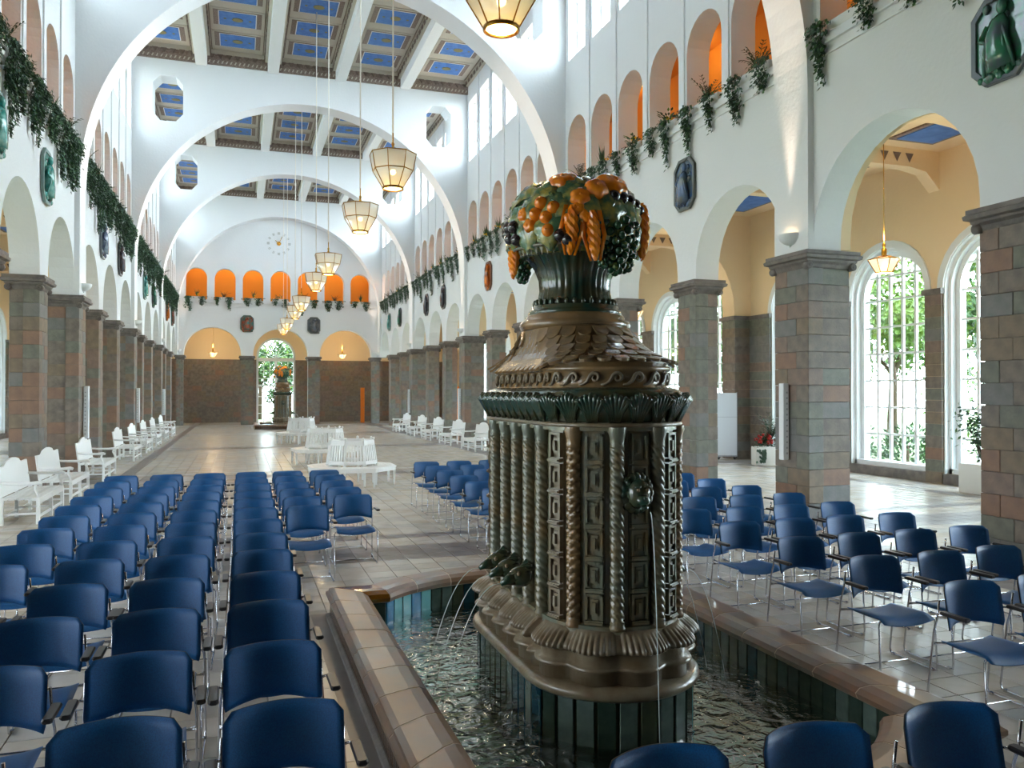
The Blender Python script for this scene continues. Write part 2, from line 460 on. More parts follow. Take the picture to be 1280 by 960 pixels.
# ribs and cross arches
OCT = [(-2.62, 13.28), (7.88, 13.28)]
def cross_arch(Y, Yb, full=True):
    mb = MB()
    a = (RR - RL) / 2; cx = (RR + RL) / 2
    def zb(x):
        t = max(0.0, 1 - ((x-cx)/a)**2)
        return 7.35 + 6.25*math.sqrt(t)
    ow, oh, oc = 0.53, 0.86, 0.26
    xs = [cx - a*math.cos(PI*i/56) for i in range(57)]
    holes = OCT if full else []
    for (ox, oz) in holes: xs += [ox-ow, ox-ow+oc, ox+ow-oc, ox+ow]
    xs = sorted(set(round(x, 5) for x in xs))
    def octz(ox, oz, x):
        dx = abs(x-ox)
        e = 0 if dx <= ow-oc+1e-6 else (dx-(ow-oc))/oc*0.30
        return oz-oh+e, oz+oh-e
    top = 15.45
    def quad(x0, x1, a0, a1, b0, b1):
        mb.add([(x0,Y,a0),(x1,Y,a1),(x1,Y,b1),(x0,Y,b0),(x0,Yb,a0),(x1,Yb,a1),(x1,Yb,b1),(x0,Yb,b0)],
               [(0,1,2,3),(7,6,5,4)])
        return
    for x0, x1 in zip(xs[:-1], xs[1:]):
        h = None
        for (ox, oz) in holes:
            if x0 >= ox-ow-1e-5 and x1 <= ox+ow+1e-5: h = (ox, oz)
        z0, z1 = zb(x0), zb(x1)
        mb.add([(x0,Y,z0),(x1,Y,z1),(x1,Yb,z1),(x0,Yb,z0)], [(3,2,1,0)], 0, True)
        if h:
            l0, h0 = octz(*h, x0); l1, h1 = octz(*h, x1)
            quad(x0, x1, z0, z1, l0, l1); quad(x0, x1, h0, h1, top, top)
            mb.add([(x0,Y,l0),(x1,Y,l1),(x1,Yb,l1),(x0,Yb,l0)], [(0,1,2,3)])
            mb.add([(x0,Y,h0),(x1,Y,h1),(x1,Yb,h1),(x0,Yb,h0)], [(3,2,1,0)])
        else:
            quad(x0, x1, z0, z1, top, top)
    for (ox, oz) in holes:
        for sg in (-1, 1):
            x = ox + sg*ow; l, hh = octz(ox, oz, x)
            mb.add([(x,Y,l),(x,Y,hh),(x,Yb,hh),(x,Yb,l)], [(0,1,2,3)])
    mb.box(RR, WR+0.02, Y, Yb, CAPZ, top)
    mb.box(WL-0.02, RL, Y, Yb, CAPZ, top)
    o = mb.build('wall_cross', PLASTER)
    o['kind'] = 'structure'
    return o
for i, Y in enumerate(RIBS):
    if i == 5: cross_arch(Y, YEND, False)
    else: cross_arch(Y, Y+0.9)

# far end wall, its gallery, lobby behind
EC = [-1.7, 2.57, 6.84]
NC = [2.55 + 1.747*k for k in range(-3, 4)]
mb = MB()
fe = lambda u, d, z: (u, YEND + d, z)
arched(mb, fe, WL-0.5, WR+0.5, CAPZ, 8.15, 0, 0.75, [(c-1.75, c+1.75, 4.62) for c in EC], seg=20)
arched(mb, fe, WL-0.5, WR+0.5, 8.15, 15.45, 0, 0.55, [(c-0.65, c+0.65, 9.55) for c in NC], seg=14)
mb.box(WL, WR, YEND-0.06, YEND, 7.93, 8.03)
mb.box(WL, WR, YEND-0.04, YEND, 7.72, 7.77)
struct(mb, 'wall_far', PLASTER)
mb = MB()
mb.box(WL, WR, YEND+1.9, YEND+2.1, 7.9, 11.0)
mb.box(WL-0.2, WL, YEND+0.5, YEND+2.1, 7.9, 11.0); mb.box(WR, WR+0.2, YEND+0.5, YEND+2.1, 7.9, 11.0)
mb.box(WL, WR, YEND+0.5, YEND+2.1, 10.9, 11.1)
struct(mb, 'wall_gallery_far', ORANGE_W)
mb = MB()
arched(mb, lambda u, d, z: (u, 61+d, z), XO_L, XO_R, 4.45, 8.0, 0, 0.5, [(2.45-1.35, 2.45+1.35, 4.7)], seg=16)
mb.box(WL-TH, WR+TH, YEND+0.7, 61, 7.85, 8.0)
struct(mb, 'wall_lobby', PLASTER_W)
# stone dado of the lobby: courses of blocks
mb = MB()
for (ua, ub) in ((XO_L, 1.1), (3.8, XO_R)):
    z = 0; k = 0
    while z < 4.44:
        u = ua - (k % 2)*0.3
        while u < ub:
            a, b_ = max(u, ua), min(u+0.6, ub)
            if b_ - a > 0.02:
                mb.box(a+0.005, b_-0.005, 60.9 - rnd.random()*0.015, 61.4, z+0.005, min(z+0.37, 4.45)-0.005, rnd.choices([0, 2, 3, 5], [4, 3, 3, 1])[0])
            u += 0.6
        z += 0.37; k += 1
mb.box(XO_L, 1.1, 60.95, 61.4, 0, 4.45, 6); mb.box(3.8, XO_R, 60.95, 61.4, 0, 4.45, 6)
struct(mb, 'trim_lobby', STONES + [STONE_CAP])
# stage end, with unseen dark panels added to keep light off the chairs
mb = MB()
mb.box(XO_L, XO_R, YBACK-0.2, YBACK, 0, 15.6)
mb.box(XO_L, XO_R, 0.30, 0.345, 3.7, 15.4)
mb.box(XO_L, WL-TH, 0.0, 0.3, 0, 3.7)
struct(mb, 'wall_stage_and_light_block', DARKW)

# ---- nave ceiling
BX = [-1.44, 1.2, 3.82, 6.45]
mb = MB()
mb.box(WL-0.5, WR+0.6, YBACK, YEND+0.5, 15.3, 15.6)
ceil = struct(mb, 'ceiling', CEIL)
fld = [(WL, BX[0]-0.21)] + [(BX[i]+0.21, BX[i+1]-0.21) for i in range(3)] + [(BX[3]+0.21, WR)]
def coffer_mesh(w, d):
    m = MB(); hw, hd = w/2, d/2
    m.box(-hw-0.10, hw+0.10, -hd-0.10, hd+0.10, -0.03, 0)            # cream surround
    m.box(-hw, hw, -hd, hd, -0.045, 0, 1)                            # brown field
    m.box(-hw+0.17, hw-0.17, -hd+0.03, hd-0.03, -0.055, 0, 2)         # white line
    m.box(-hw+0.20, hw-0.20, -hd+0.06, hd-0.06, -0.062, 0, 3)         # blue
    m.prism([(0.16*math.cos(2*PI*k/8)*1.2, 0.16*math.sin(2*PI*k/8)) for k in range(8)], -0.075, 0, 4)
    for a in (-0.42, 0.42):
        m.prism([(a+0.05*math.cos(2*PI*k/6), 0.05*math.sin(2*PI*k/6)) for k in range(6)], -0.072, 0, 4)
    return fixn(m.mesh('coffer_panel', [CEIL, CEIL_BR, CEIL_W, CEIL_B, CEIL_G]))
COF = coffer_mesh(1.62, 1.2)
bay_ceils = [(RIBS[b]+0.9, RIBS[b+1]) for b in range(5)]
for bi, (ya, yb) in enumerate(bay_ceils):
    for x in BX:
        m = MB(); m.bbox(-0.21, 0.21, ya, yb, 14.68, 15.3, 0.02)
        o = m.build('ceiling_beam', PLASTER, ceil, loc=(x, 0, 0))
    for (xa, xb) in fld:
        # cornice with hanging wedges
        m = MB()
        for yy, sg in ((ya, 1), (yb, -1)):
            y0, y1 = sorted((yy, yy + sg*0.10)); m.box(xa, xb, y0, y1, 14.75, 15.3, 0)
            y0, y1 = sorted((yy, yy + sg*0.16)); m.box(xa, xb, y0, y1, 15.14, 15.3, 1)
            n = int((xb-xa)/0.3)
            for k in range(n):
                x = xa + (k+0.5)*(xb-xa)/n
                y0 = yy + sg*0.10; y1 = yy + sg*0.15
                m.add([(x-0.1,y0,15.14),(x+0.1,y0,15.14),(x,y0,14.97),(x-0.1,y1,15.14),(x+0.1,y1,15.14),(x,y1,15.0)], [(0,2,1),(3,4,5),(0,3,5,2),(2,5,4,1)], 2)
            for k in range(n*2):
                x = xa + (k+0.5)*(xb-xa)/(n*2)
                m.add([(x-0.05,yy+sg*0.105,14.80),(x+0.0,yy+sg*0.105,14.80),(x+0.05,yy+sg*0.105,14.91),(x+0.0,yy+sg*0.105,14.91)], [(0,1,2,3)], 1)
        for xx, sg in ((xa, 1), (xb, -1)):
            x0, x1 = sorted((xx, xx+sg*0.10)); m.box(x0, x1, ya, yb, 15.05, 15.3, 1)
            for k in range(24):
                y = ya + (k+0.5)*(yb-ya)/24
                x0, x1 = sorted((xx+sg*0.10, xx+sg*0.13)); m.box(x0, x1, y-0.1, y+0.1, 15.1, 15.22, 2)
            x0, x1 = sorted((xx+sg*0.16, xx+sg*0.19)); m.box(x0, x1, ya+0.2, yb-0.2, 15.285, 15.3, 2)
        m.build('cornice', [CEIL_BR, CEIL, CEIL_L], ceil, kind='stuff')
        xc = (xa+xb)/2
        for k in range(5):
            y = ya + 0.35 + (k+0.5)*(yb-ya-0.7)/5
            inst('coffer_panel', COF, ceil, loc=(xc, y, 15.3))

# ---- floor
def in_basin(x, y, o):
    x -= PX; y = abs(y - PY)
    if abs(x) < 1.29+o and y < 1.87+o: return True
    return y > 0.5 and math.hypot(x, y-0.91) < 1.46+o
T = 0.31
cells = []
base = MB()
y = -2.0
bands = [(RIBS[b]-0.95, RIBS[b]-0.05) for b in range(1, 6)]
cam_t = math.atan(340/1020)
def project(x, y, z):
    d = y*math.cos(cam_t) + x*math.sin(cam_t)
    if d < 0.1: return None
    return 640 + 1020*(x*math.cos(cam_t) - y*math.sin(cam_t))/d, 490 - 1020*(z-2.15)/d, d
ny = int(64/T)
for j in range(ny):
    y = -2.0 + j*T
    for i in range(int((XO_R - XO_L)/T)+1):
        x = XO_L + i*T
        if any(in_basin(x+a*T, y+b*T, 0.08) for a in (0, 1) for b in (0, 1)): continue
        if any(in_basin(x+a*T, y+b*T-45.1, 0.08) for a in (0, 1) for b in (0, 1)): continue
        yc, xc = y+T/2, x+T/2
        dark = any(a < yc < b for a, b in bands) or (-2.98 < xc < -2.5) or (8.0 < xc < 8.45) or (14.2 < xc < 14.6) or any(abs(yc-a-1.6) < 0.16 for a, b in bands)
        inw = (xc > WR and xc < WR+TH) or (xc < WL and xc > WL-TH)
        cells.append((x, y, dark))
def tile_faces(m, x, y, mi):
    g = 0.004
    m.box(x+g, x+T-g, y+g, y+T-g, -0.012, 0, mi)
near = []
for k, (x, y, dark) in enumerate(cells):
    p = project(x+T/2, y+T/2, 0)
    if p and -10 < p[0] < 1290 and 0 < p[1] < 970 and not dark: near.append((p[2], k))
near.sort(); nearset = set(k for _, k in near[:290])
mb = MB()
y0 = -5.0
# slab below, with pits left open under the two basins
def slab(m, xa, xb, ya, yb):
    m.box(xa, xb, ya, yb, -0.10, -0.013)
for (yc) in (PY, PY+45.1):
    pass
xs = [XO_L-0.6, PX-1.45, PX+1.45, XO_R+0.6]
slab(mb, xs[0], xs[1], -5, 62); slab(mb, xs[2], xs[3], -5, 62)
slab(mb, xs[1], xs[2], -5, PY-2.5); slab(mb, xs[1], xs[2], PY+2.5, PY+45.1-2.5); slab(mb, xs[1], xs[2], PY+45.1+2.5, 62)
floor = mb.build('floor', GROUT); floor['kind'] = 'structure'
mb = MB()
tm = []
for i in range(3):
    m = MB(); m.bbox(0.004, T-0.004, 0.004, T-0.004, -0.012, 0.0, 0.002); tm.append(m.mesh('floor_tile', TILES[i]))
for k, (x, y, dark) in enumerate(cells):
    if k in nearset:
        inst('floor_tile', rnd.choice(tm), floor, loc=(x, y, 0))
    else:
        g = 0.004; n = len(mb.v)
        mi = 3 if dark else rnd.randrange(3)
        far = y > 30
        if far:
            mb.add([(x+g,y+g,0),(x+T-g,y+g,0),(x+T-g,y+T-g,0),(x+g,y+T-g,0)], [(0,1,2,3)], mi)
        else:
            mb.add([(x+g,y+g,0),(x+T-g,y+g,0),(x+T-g,y+T-g,0),(x+g,y+T-g,0),(x+g,y+g,-.012),(x+T-g,y+g,-.012),(x+T-g,y+T-g,-.012),(x+g,y+T-g,-.012)],
                   [(0,1,2,3),(4,5,1,0),(5,6,2,1),(6,7,3,2),(7,4,0,3)], mi)
mb.build('floor_tile', TILES + [TILE_DK], floor, kind='stuff')

# ---- windows
def win_small():
    m = MB(); w, z0, z1 = 0.6, 0.0, 2.5
    for a in (-w, w-0.05, -0.03, ): 
        m.box(-0.03, 0.03, a, a+0.06, z0, z1)
    for z in (z0, z1-0.06, 0.85, 1.68): m.box(-0.03, 0.03, -w, w, z, z+0.05)
    p = MB()
    p.box(-0.004, 0.004, -w+0.02, w-0.02, 0.02, z1-0.02)
    return m.mesh('window_frame', WHITE_F), p.mesh('pane', GLASS)
WF, WP = win_small()
wn = 0
for s, W in ((1, WR), (-1, WL)):
    for b in range(5):
        for c in GAL_C[b]:
            if c < 12: continue
            wn += 1
            o = inst('window_%d' % wn, WF, loc=(W + s*0.3, c, 11.85)); o['kind'] = 'structure'
            inst('pane', WP, o)
def arch_window(Y, s, XO, hw, zb, spring, panes, axis='x'):
    """tall arched window: frame, bars, panes. local u along wall, d outwards"""
    global wn
    wn += 1
    def P(u, d, z):
        return (XO + s*d, Y + u, z) if axis == 'x' else (Y + u, XO + d, z)
    D = 0.33
    def ubox(m, u0, u1, d0, d1, z0, z1, mi=0):
        q = [P(u0,d0,z0),P(u1,d0,z0),P(u1,d1,z0),P(u0,d1,z0),P(u0,d0,z1),P(u1,d0,z1),P(u1,d1,z1),P(u0,d1,z1)]
        m.add(q, [(0,3,2,1),(4,5,6,7),(0,1,5,4),(1,2,6,5),(2,3,7,6),(3,0,4,7)], mi)
    def ring(m, r0, r1, d0, d1, legs=True, zl=None):
        n = 16; zl = zb if zl is None else zl
        pi = [(-r0, zl)] + [(-r0*math.cos(PI*i/n), spring + r0*math.sin(PI*i/n)) for i in range(n+1)] + [(r0, zl)]
        po = [(-r1, zl)] + [(-r1*math.cos(PI*i/n), spring + r1*math.sin(PI*i/n)) for i in range(n+1)] + [(r1, zl)]
        m.loft([[P(a[0],d0,a[1]), P(b[0],d0,b[1]), P(b[0],d1,b[1]), P(a[0],d1,a[1])] for a, b in zip(pi, po)], 0, True, True)
    m = MB()
    ring(m, hw-0.10, hw, 0.1, 0.45)
    ring(m, hw-0.02, hw+0.01, -0.01, 0.3)
    ring(m, hw-0.22, hw-0.10, 0.24, 0.42)
    ubox(m, -hw, hw, 0.1, 0.5, zb-0.02, zb+0.12)
    root = m.build('window_%d' % wn, WHITE_F); fixn(root.data); root['kind'] = 'structure'
    m = MB()
    ring(m, hw, hw+0.17, -0.05, 0.02, zl=spring)
    for sg in (-1, 1):
        a, b = sorted((sg*hw, sg*(hw+0.19))); ubox(m, a, b, -0.08, 0.02, spring-0.08, spring)
    a = m.build('archivolt', WHITE_F, root); fixn(a.data)
    iw = hw - 0.22
    cols = 5; cw = 2*iw/cols
    rows = []
    z = zb + 0.12; rh = (spring - 0.02 - z)/6.0
    zr = [z + rh*k for k in range(7)] + [spring + rh*0.85]
    def top(u): return spring + math.sqrt(max(iw*iw - u*u, 0))
    bars = MB()
    for k in range(1, cols):
        u = -iw + cw*k; ubox(bars, u-0.036, u+0.036, D-0.03, D+0.03, z, top(u)) 
    for k in range(0, len(zr)):
        zz = zr[k]
        uu = iw if zz <= spring else math.sqrt(max(iw*iw-(zz-spring)**2, 0))
        ubox(bars, -uu, uu, D-0.028, D+0.028, zz-0.026, zz+0.026)
    bars.build('glazing_bars', WHITE_F, root)
    if panes:
        for c in range(cols):
            ua, ub = -iw + cw*c, -iw + cw*(c+1)
            for k in range(len(zr)):
                za = zr[k]; zc = zr[k+1] if k+1 < len(zr) else 99
                ta, tb = min(zc, top(ua)), min(zc, top(ub))
                if k+1 < len(zr) and zc <= spring + 0.01: ta = tb = zc
                if max(ta, tb) - za < 0.04: continue
                ta = max(ta, za+0.005); tb = max(tb, za+0.005)
                m = MB()
                m.loft([[P(ua,D-0.004,za),P(ub,D-0.004,za),P(ub,D-0.004,tb),P(ua,D-0.004,ta)],[P(ua,D+0.004,za),P(ub,D+0.004,za),P(ub,D+0.004,tb),P(ua,D+0.004,ta)]], caps=True)
                m.build('pane', GLASS, root)
    else:
        m = MB(); n = 12
        pts = [(-iw, z)] + [(-iw*math.cos(PI*i/n), spring + iw*math.sin(PI*i/n)) for i in range(n+1)] + [(iw, z)]
        m.loft([[P(a,D-0.004,b) for a, b in pts],[P(a,D+0.004,b) for a, b in pts]], caps=True)
        m.build('glazing', GLASS, root, kind='stuff')
    return root
for b in range(5):
    for i, q in enumerate((1.8, 4.87, 8.3)):
        y = ribc(b) + q
        arch_window(y, 1, XO_R, 1.27, 0.24, 4.55, (b == 1) or (b == 2 and i < 2))
        if b > 0: arch_window(y, -1, XO_L, 1.27, 0.24, 4.55, False)
# glazed door in the lobby
wn += 1
m = MB()
def dring(m, r0, r1, d0, d1):
    n = 16
    pi = [(-r0, 0)] + [(-r0*math.cos(PI*i/n), 4.7 + r0*math.sin(PI*i/n)) for i in range(n+1)] + [(r0, 0)]
    po = [(-r1, 0)] + [(-r1*math.cos(PI*i/n), 4.7 + r1*math.sin(PI*i/n)) for i in range(n+1)] + [(r1, 0)]
    m.loft([[(2.45+a[0],61+d0,a[1]), (2.45+b[0],61+d0,b[1]), (2.45+b[0],61+d1,b[1]), (2.45+a[0],61+d1,a[1])] for a, b in zip(pi, po)], 0, True, True)
dring(m, 1.2, 1.35, 0.1, 0.35)
m.box(1.1, 3.8, 61.12, 61.28, 4.35, 4.6)
m.box(1.1, 3.8, 61.15, 61.25, 2.55, 2.68)
m.box(2.36, 2.54, 61.13, 61.27, 0, 4.4)
door = m.build('door_1', WHITE_F); fixn(door.data); door['kind'] = 'structure'
m = MB()
for k in range(1, 6):
    x = 1.2 + k*0.417
    if k != 3: m.box(x-0.018, x+0.018, 61.18, 61.22, 0, 4.4)
for z in (0.05, 0.6, 1.2, 1.8, 3.1, 3.7): m.box(1.15, 3.75, 61.18, 61.22, z, z+0.04)
for k in range(-3, 4):
    a = k*R(25); m.tube([(2.45, 61.2, 4.6), (2.45+1.25*math.sin(a), 61.2, 4.7+1.15*math.cos(a))], 0.02, 4)
m.build('glazing_bars', WHITE_F, door)
m = MB(); m.box(1.15, 3.75, 61.2, 61.207, 0, 5.9); m.build('pane', GLASS, door)

# ---- stone pillars
BLK = {}
def block_mesh(w, d, h, mi):
    k = (round(w,3), round(d,3), round(h,3), mi)
    if k not in BLK:
        m = MB(); m.bbox(-w/2, w/2, -d/2, d/2, 0.003, h-0.003, 0.006)
        BLK[k] = m.mesh('stone_block', STONES[mi])
    return BLK[k]
def pillar(x0, x1, y0, y1, face, ribproj, detail, label, W=None, prefer=None):
    """x0..x1,y0..y1 section; face = +1 when the nave lies towards -x (right arcade)"""
    xc, yc = (x0+x1)/2, (y0+y1)/2
    root = empty('stone_pillar', (xc, yc, 0))
    tag(root, label, 'pillar', 'stone pillars of the arcades')
    hx, hy = (x1-x0)/2, (y1-y0)/2
    wts = prefer or STONE_W
    m = MB(); m.box(-hx+0.02, hx-0.02, -hy+0.06, hy-0.06, 0, 4.25); m.build('core', MORTAR, root)
    H = 0.283; n = 15
    rects = []   # each layer of the section: (xa, xb, ya, yb)
    split = hx*0.1
    if face: 
        fx = -hx if face > 0 else hx
        mid = fx + face*0.30
        rects = [(min(fx, mid), max(fx, mid), -hy, hy), (min(mid, -fx), max(mid, -fx), -hy+0.035, hy-0.035)]
    else:
        rects = [(-hx, hx, -hy, 0.0), (-hx+0.03, hx-0.03, 0.0, hy)]
    stuff = MB()
    for k in range(n):
        for li, (a, b, c, d) in enumerate(rects):
            # split each course across into two stones, alternately
            horiz = (d-c) > (b-a)
            f = (0.36 if (k+li) % 2 else 0.62)
            parts = [(a, b, c, c+(d-c)*f), (a, b, c+(d-c)*f, d)] if horiz else [(a, a+(b-a)*f, c, d), (a+(b-a)*f, b, c, d)]
            for (pa, pb, pc, pd) in parts:
                mi = rnd.choices(range(6), wts)[0]
                j = 0.006*rnd.randrange(0, 2)
                w, dd = pb-pa-0.006+j, pd-pc-0.006+j
                cx, cy = (pa+pb)/2, (pc+pd)/2
                if detail:
                    inst('stone_block', block_mesh(w, dd, H, mi), root, loc=(cx, cy, k*H))
                else:
                    stuff.box(cx-w/2, cx+w/2, cy-dd/2, cy+dd/2, k*H+0.003, (k+1)*H-0.003, mi)
    if not detail: stuff.build('stone_block', STONES, root, kind='stuff')
    # capital: cavetto and slab
    m = MB()
    prof = [(0.0, 4.235), (0.015, 4.26), (0.03, 4.30), (0.07, 4.34), (0.075, 4.37), (0.13, 4.39), (0.14, 4.44), (0.11, 4.46), (0.11, 4.52)]
    m.loft([[(-hx-o, -hy-o, z), (hx+o, -hy-o, z), (hx+o, hy+o, z), (-hx-o, hy+o, z)] for o, z in prof], 0, True, True)
    m.build('capital', STONE_CAP, root)
    if detail is not None:
        vm = VOL
        for sx in (-1, 1):
            for sy in (-1, 1):
                inst('volute', vm, root, loc=(sx*(hx+0.01), sy*(hy+0.0), 4.27), rot=(0,0,0 if sy < 0 else PI))
    return root
m = MB()
m.lathe([(0.0,-0.07),(0.02,-0.07),(0.03,-0.055),(0.05,-0.07),(0.065,-0.06),(0.068,0.05),(0.0,0.06)], 12)
m.xf(Matrix.Rotation(-PI/2, 4, 'X'))
VOL = m.mesh('volute', STONE_CAP)
def nth(k, names=ORD): return names[k]
# right arcade: pillars numbered from the camera
py = [(ribc(b), True) if i == 0 else (ribc(b)+3.6667*i, False) for b in range(5) for i in range(3)]
RW = [6, 5, 2.5, 2, 3, 2]; LW = [4, 2, 4, 4, 2, 3]
k = 0
for (y, isrib) in py:
    if y < 4: continue
    if abs(y-8.13) < 0.1: y = NEARP
    k += 1
    det = y < 21 if k < 99 else False
    hw = 0.45 if isrib else 0.375
    lab = 'stone block pillar, %s from the camera in the right arcade' % nth(k) + (', under a projecting wall rib' if isrib else '')
    pillar(RR if isrib else WR, WR+TH+(0.2 if isrib else 0), y-hw, y+hw, 1, isrib, det, lab, prefer=RW)
k = 0
for (y, isrib) in py:
    if y < 14: continue
    k += 1
    hw = 0.45 if isrib else 0.375
    lab = 'mottled stone pillar, %s from the left picture edge in the left arcade' % nth(k) + (', under a projecting wall rib' if isrib else '')
    pillar(WL-TH-(0.2 if isrib else 0), RL if isrib else WL, y-hw, y+hw, -1, isrib, y < 24, lab, prefer=LW)
for i, (a, b) in enumerate(((WL, -3.46), (0.05, 0.82), (4.32, 5.09), (8.59, WR))):
    pillar(a, b, YEND, YEND+0.75, 0, False, False, 'narrow stone pillar of the far end arcade, %s from the left' % nth(i+1))

# ============================================================ BASIN
def contour(o, dx=0.1):
    """closed outline at offset o outside the inner edge, local to the basin middle; same number of points for each o"""
    w, l, rr, yc = 1.29+o, 1.87+o, 1.46+o, 0.91
    ch = math.sqrt(rr*rr - (l-yc)**2)
    a0 = math.asin(ch/rr)
    pts = []
    def seg(p, q, n):
        for i in range(n): pts.append((p[0]+(q[0]-p[0])*i/n, p[1]+(q[1]-p[1])*i/n))
    seg((w, -l), (w, l), 36)
    seg((w, l), (ch, l), 3)
    for i in range(24):
        a = a0 - 2*a0*i/24; pts.append((rr*math.sin(a), yc + rr*math.cos(a)))
    seg((-ch, l), (-w, l), 3)
    seg((-w, l), (-w, -l), 36)
    seg((-w, -l), (-ch, -l), 3)
    for i in range(24):
        a = a0 - 2*a0*i/24; pts.append((-rr*math.sin(a), -yc - rr*math.cos(a)))
    seg((ch, -l), (w, -l), 3)
    return pts
basin = empty('fountain_basin', (PX, PY, 0))
tag(basin, 'long tiled water basin with brown coping around the near fountain, among the blue chairs', 'basin')
NCON = len(contour(0))
def cont_loft(prof, i0, i1, closed_prof=True):
    C = {}
    rings = []
    for i in range(i0, i1+1):
        ring = []
        for o, z in prof:
            if o not in C: C[o] = contour(o)
            p = C[o][i % NCON]; ring.append((p[0], p[1], z))
        rings.append(ring)
    return rings
m = MB(); m.loft(cont_loft([(0.31,-0.05),(0.31,0.23),(0.08,0.23),(0.08,-0.4),(0.2,-0.4)], 0, NCON)[:-1] + [cont_loft([(0.31,-0.05),(0.31,0.23),(0.08,0.23),(0.08,-0.4),(0.2,-0.4)], 0, 0)[0]], 0)
o = m.build('basin_wall', MORTAR, basin); fixn(o.data)
# outer fluted panels
m = MB()
C1, C2 = contour(0.31), contour(0.335)
for i in range(NCON):
    for q in range(2):
        t0, t1 = q/2+0.05, q/2+0.45
        a0 = [C1[i][k] + (C1[(i+1) % NCON][k]-C1[i][k])*t0 for k in (0,1)]; a1 = [C1[i][k] + (C1[(i+1) % NCON][k]-C1[i][k])*t1 for k in (0,1)]
        b0 = [C2[i][k] + (C2[(i+1) % NCON][k]-C2[i][k])*t0 for k in (0,1)]; b1 = [C2[i][k] + (C2[(i+1) % NCON][k]-C2[i][k])*t1 for k in (0,1)]
        m.loft([[(*a0,z),(*b0,z),(*b1,z),(*a1,z)] for z in (0.05, 0.20)], 0, True, True)
m.build('fluting', PANEL_B, basin, kind='stuff')
m = MB(); m.loft(cont_loft([(0.30,0.0),(0.37,0.0),(0.37,0.035),(0.345,0.05),(0.30,0.05)], 0, NCON), 0)
o = m.build('plinth_course', STONE_CAP, basin); fixn(o.data)
m = MB(); m.loft(cont_loft([(0.36,-0.004),(0.50,-0.004),(0.50,0.004),(0.36,0.004)], 0, NCON), 0)
o = m.build('border_strip', TILE_DK, basin); fixn(o.data)
# coping stones
CP = [(0.35,0.20),(0.37,0.225),(0.37,0.25),(0.345,0.265),(0.34,0.285),(0.30,0.295),(0.14,0.30),(0.07,0.292),(0.02,0.265),(0.0,0.23),(0.01,0.195),(0.05,0.18),(0.09,0.18)]
i = 0; n = 0
segs = []
for (a, b, st) in ((0,36,4),(36,39,3),(39,63,4),(63,66,3),(66,102,4),(102,105,3),(105,129,4),(129,132,3)):
    q = a
    while q < b: segs.append((q, min(q+st, b))); q += st
for (a, b) in segs:
    m = MB()
    C = cont_loft(CP, a, b)
    # shrink ends slightly to leave a grout joint
    def mixr(r1, r2, t): return [tuple(p[k]*(1-t)+q[k]*t for k in range(3)) for p, q in zip(r1, r2)]
    C[0] = mixr(C[0], C[1], 0.06); C[-1] = mixr(C[-1], C[-2], 0.06)
    m.loft(C, 0, True, True)
    mm = COPE_A if (a in (63,)) else rnd.choice(COPE)
    o = m.build('coping_stone', mm, basin); fixn(o.data)
    for p in o.data.polygons: p.use_smooth = False
m = MB(); m.loft(cont_loft([(a+(0.002 if a < 0.1 else -0.002), z-0.002) for a, z in CP], 0, NCON), 0)
o = m.build('coping_grout', mat('pale grout', (0.72, 0.64, 0.56), 0.7), basin); fixn(o.data)
# inner wall tiles, one by one
C0 = contour(0.075)
acc = []
per = [Vector((C0[i][0], C0[i][1], 0)) for i in range(NCON)]
TMESH = {}
def tile_mesh(name, w, h, d, mm):
    k = (name, w, h, d, mm.name)
    if k not in TMESH:
        t = MB(); t.bbox(-w/2, w/2, -d/2, d/2, 0, h, 0.004); TMESH[k] = t.mesh(name, mm)
    return TMESH[k]
for (a, b) in ((0,36),(36,39),(39,63),(63,66),(66,102),(102,105),(105,129),(129,132)):
    L = sum((per[(i+1) % NCON]-per[i]).length for i in range(a, b))
    nt_ = max(1, int(L/0.125)); 
    for t in range(nt_):
        s_ = (t+0.5)/nt_*(b-a) + a
        i0 = int(s_) % NCON; f = s_-int(s_)
        p = per[i0].lerp(per[(i0+1) % NCON], f); d = per[(i0+1) % NCON]-per[i0]
        w = round(L/nt_-0.008, 3)
        bright = (66-8 <= s_ < 66) and False
        mm = rnd.choices(PTILE, [4,3,3,2])[0]
        if 57.5 <= s_ <= 63: mm = rnd.choice(PTILE_B + PTILE_B[1:])
        inst('wall_tile', tile_mesh('wall_tile', w, 0.42, 0.02, mm), basin, loc=(p.x, p.y, -0.24), rot=(0, 0, math.atan2(d.y, d.x)))
pts = contour(0.09)
m = MB(); m.prism(pts, -0.42, -0.36, 0); o = m.build('basin_floor', PFLOOR, basin); fixn(o.data)
# water surface
m = MB()
Wp = contour(0.07)
m.add([(x, y, 0.0) for x, y in Wp], [tuple(range(len(Wp)))])
water = m.build('water', WATER, basin, loc=(0,0,-0.02)); fixn(water.data)
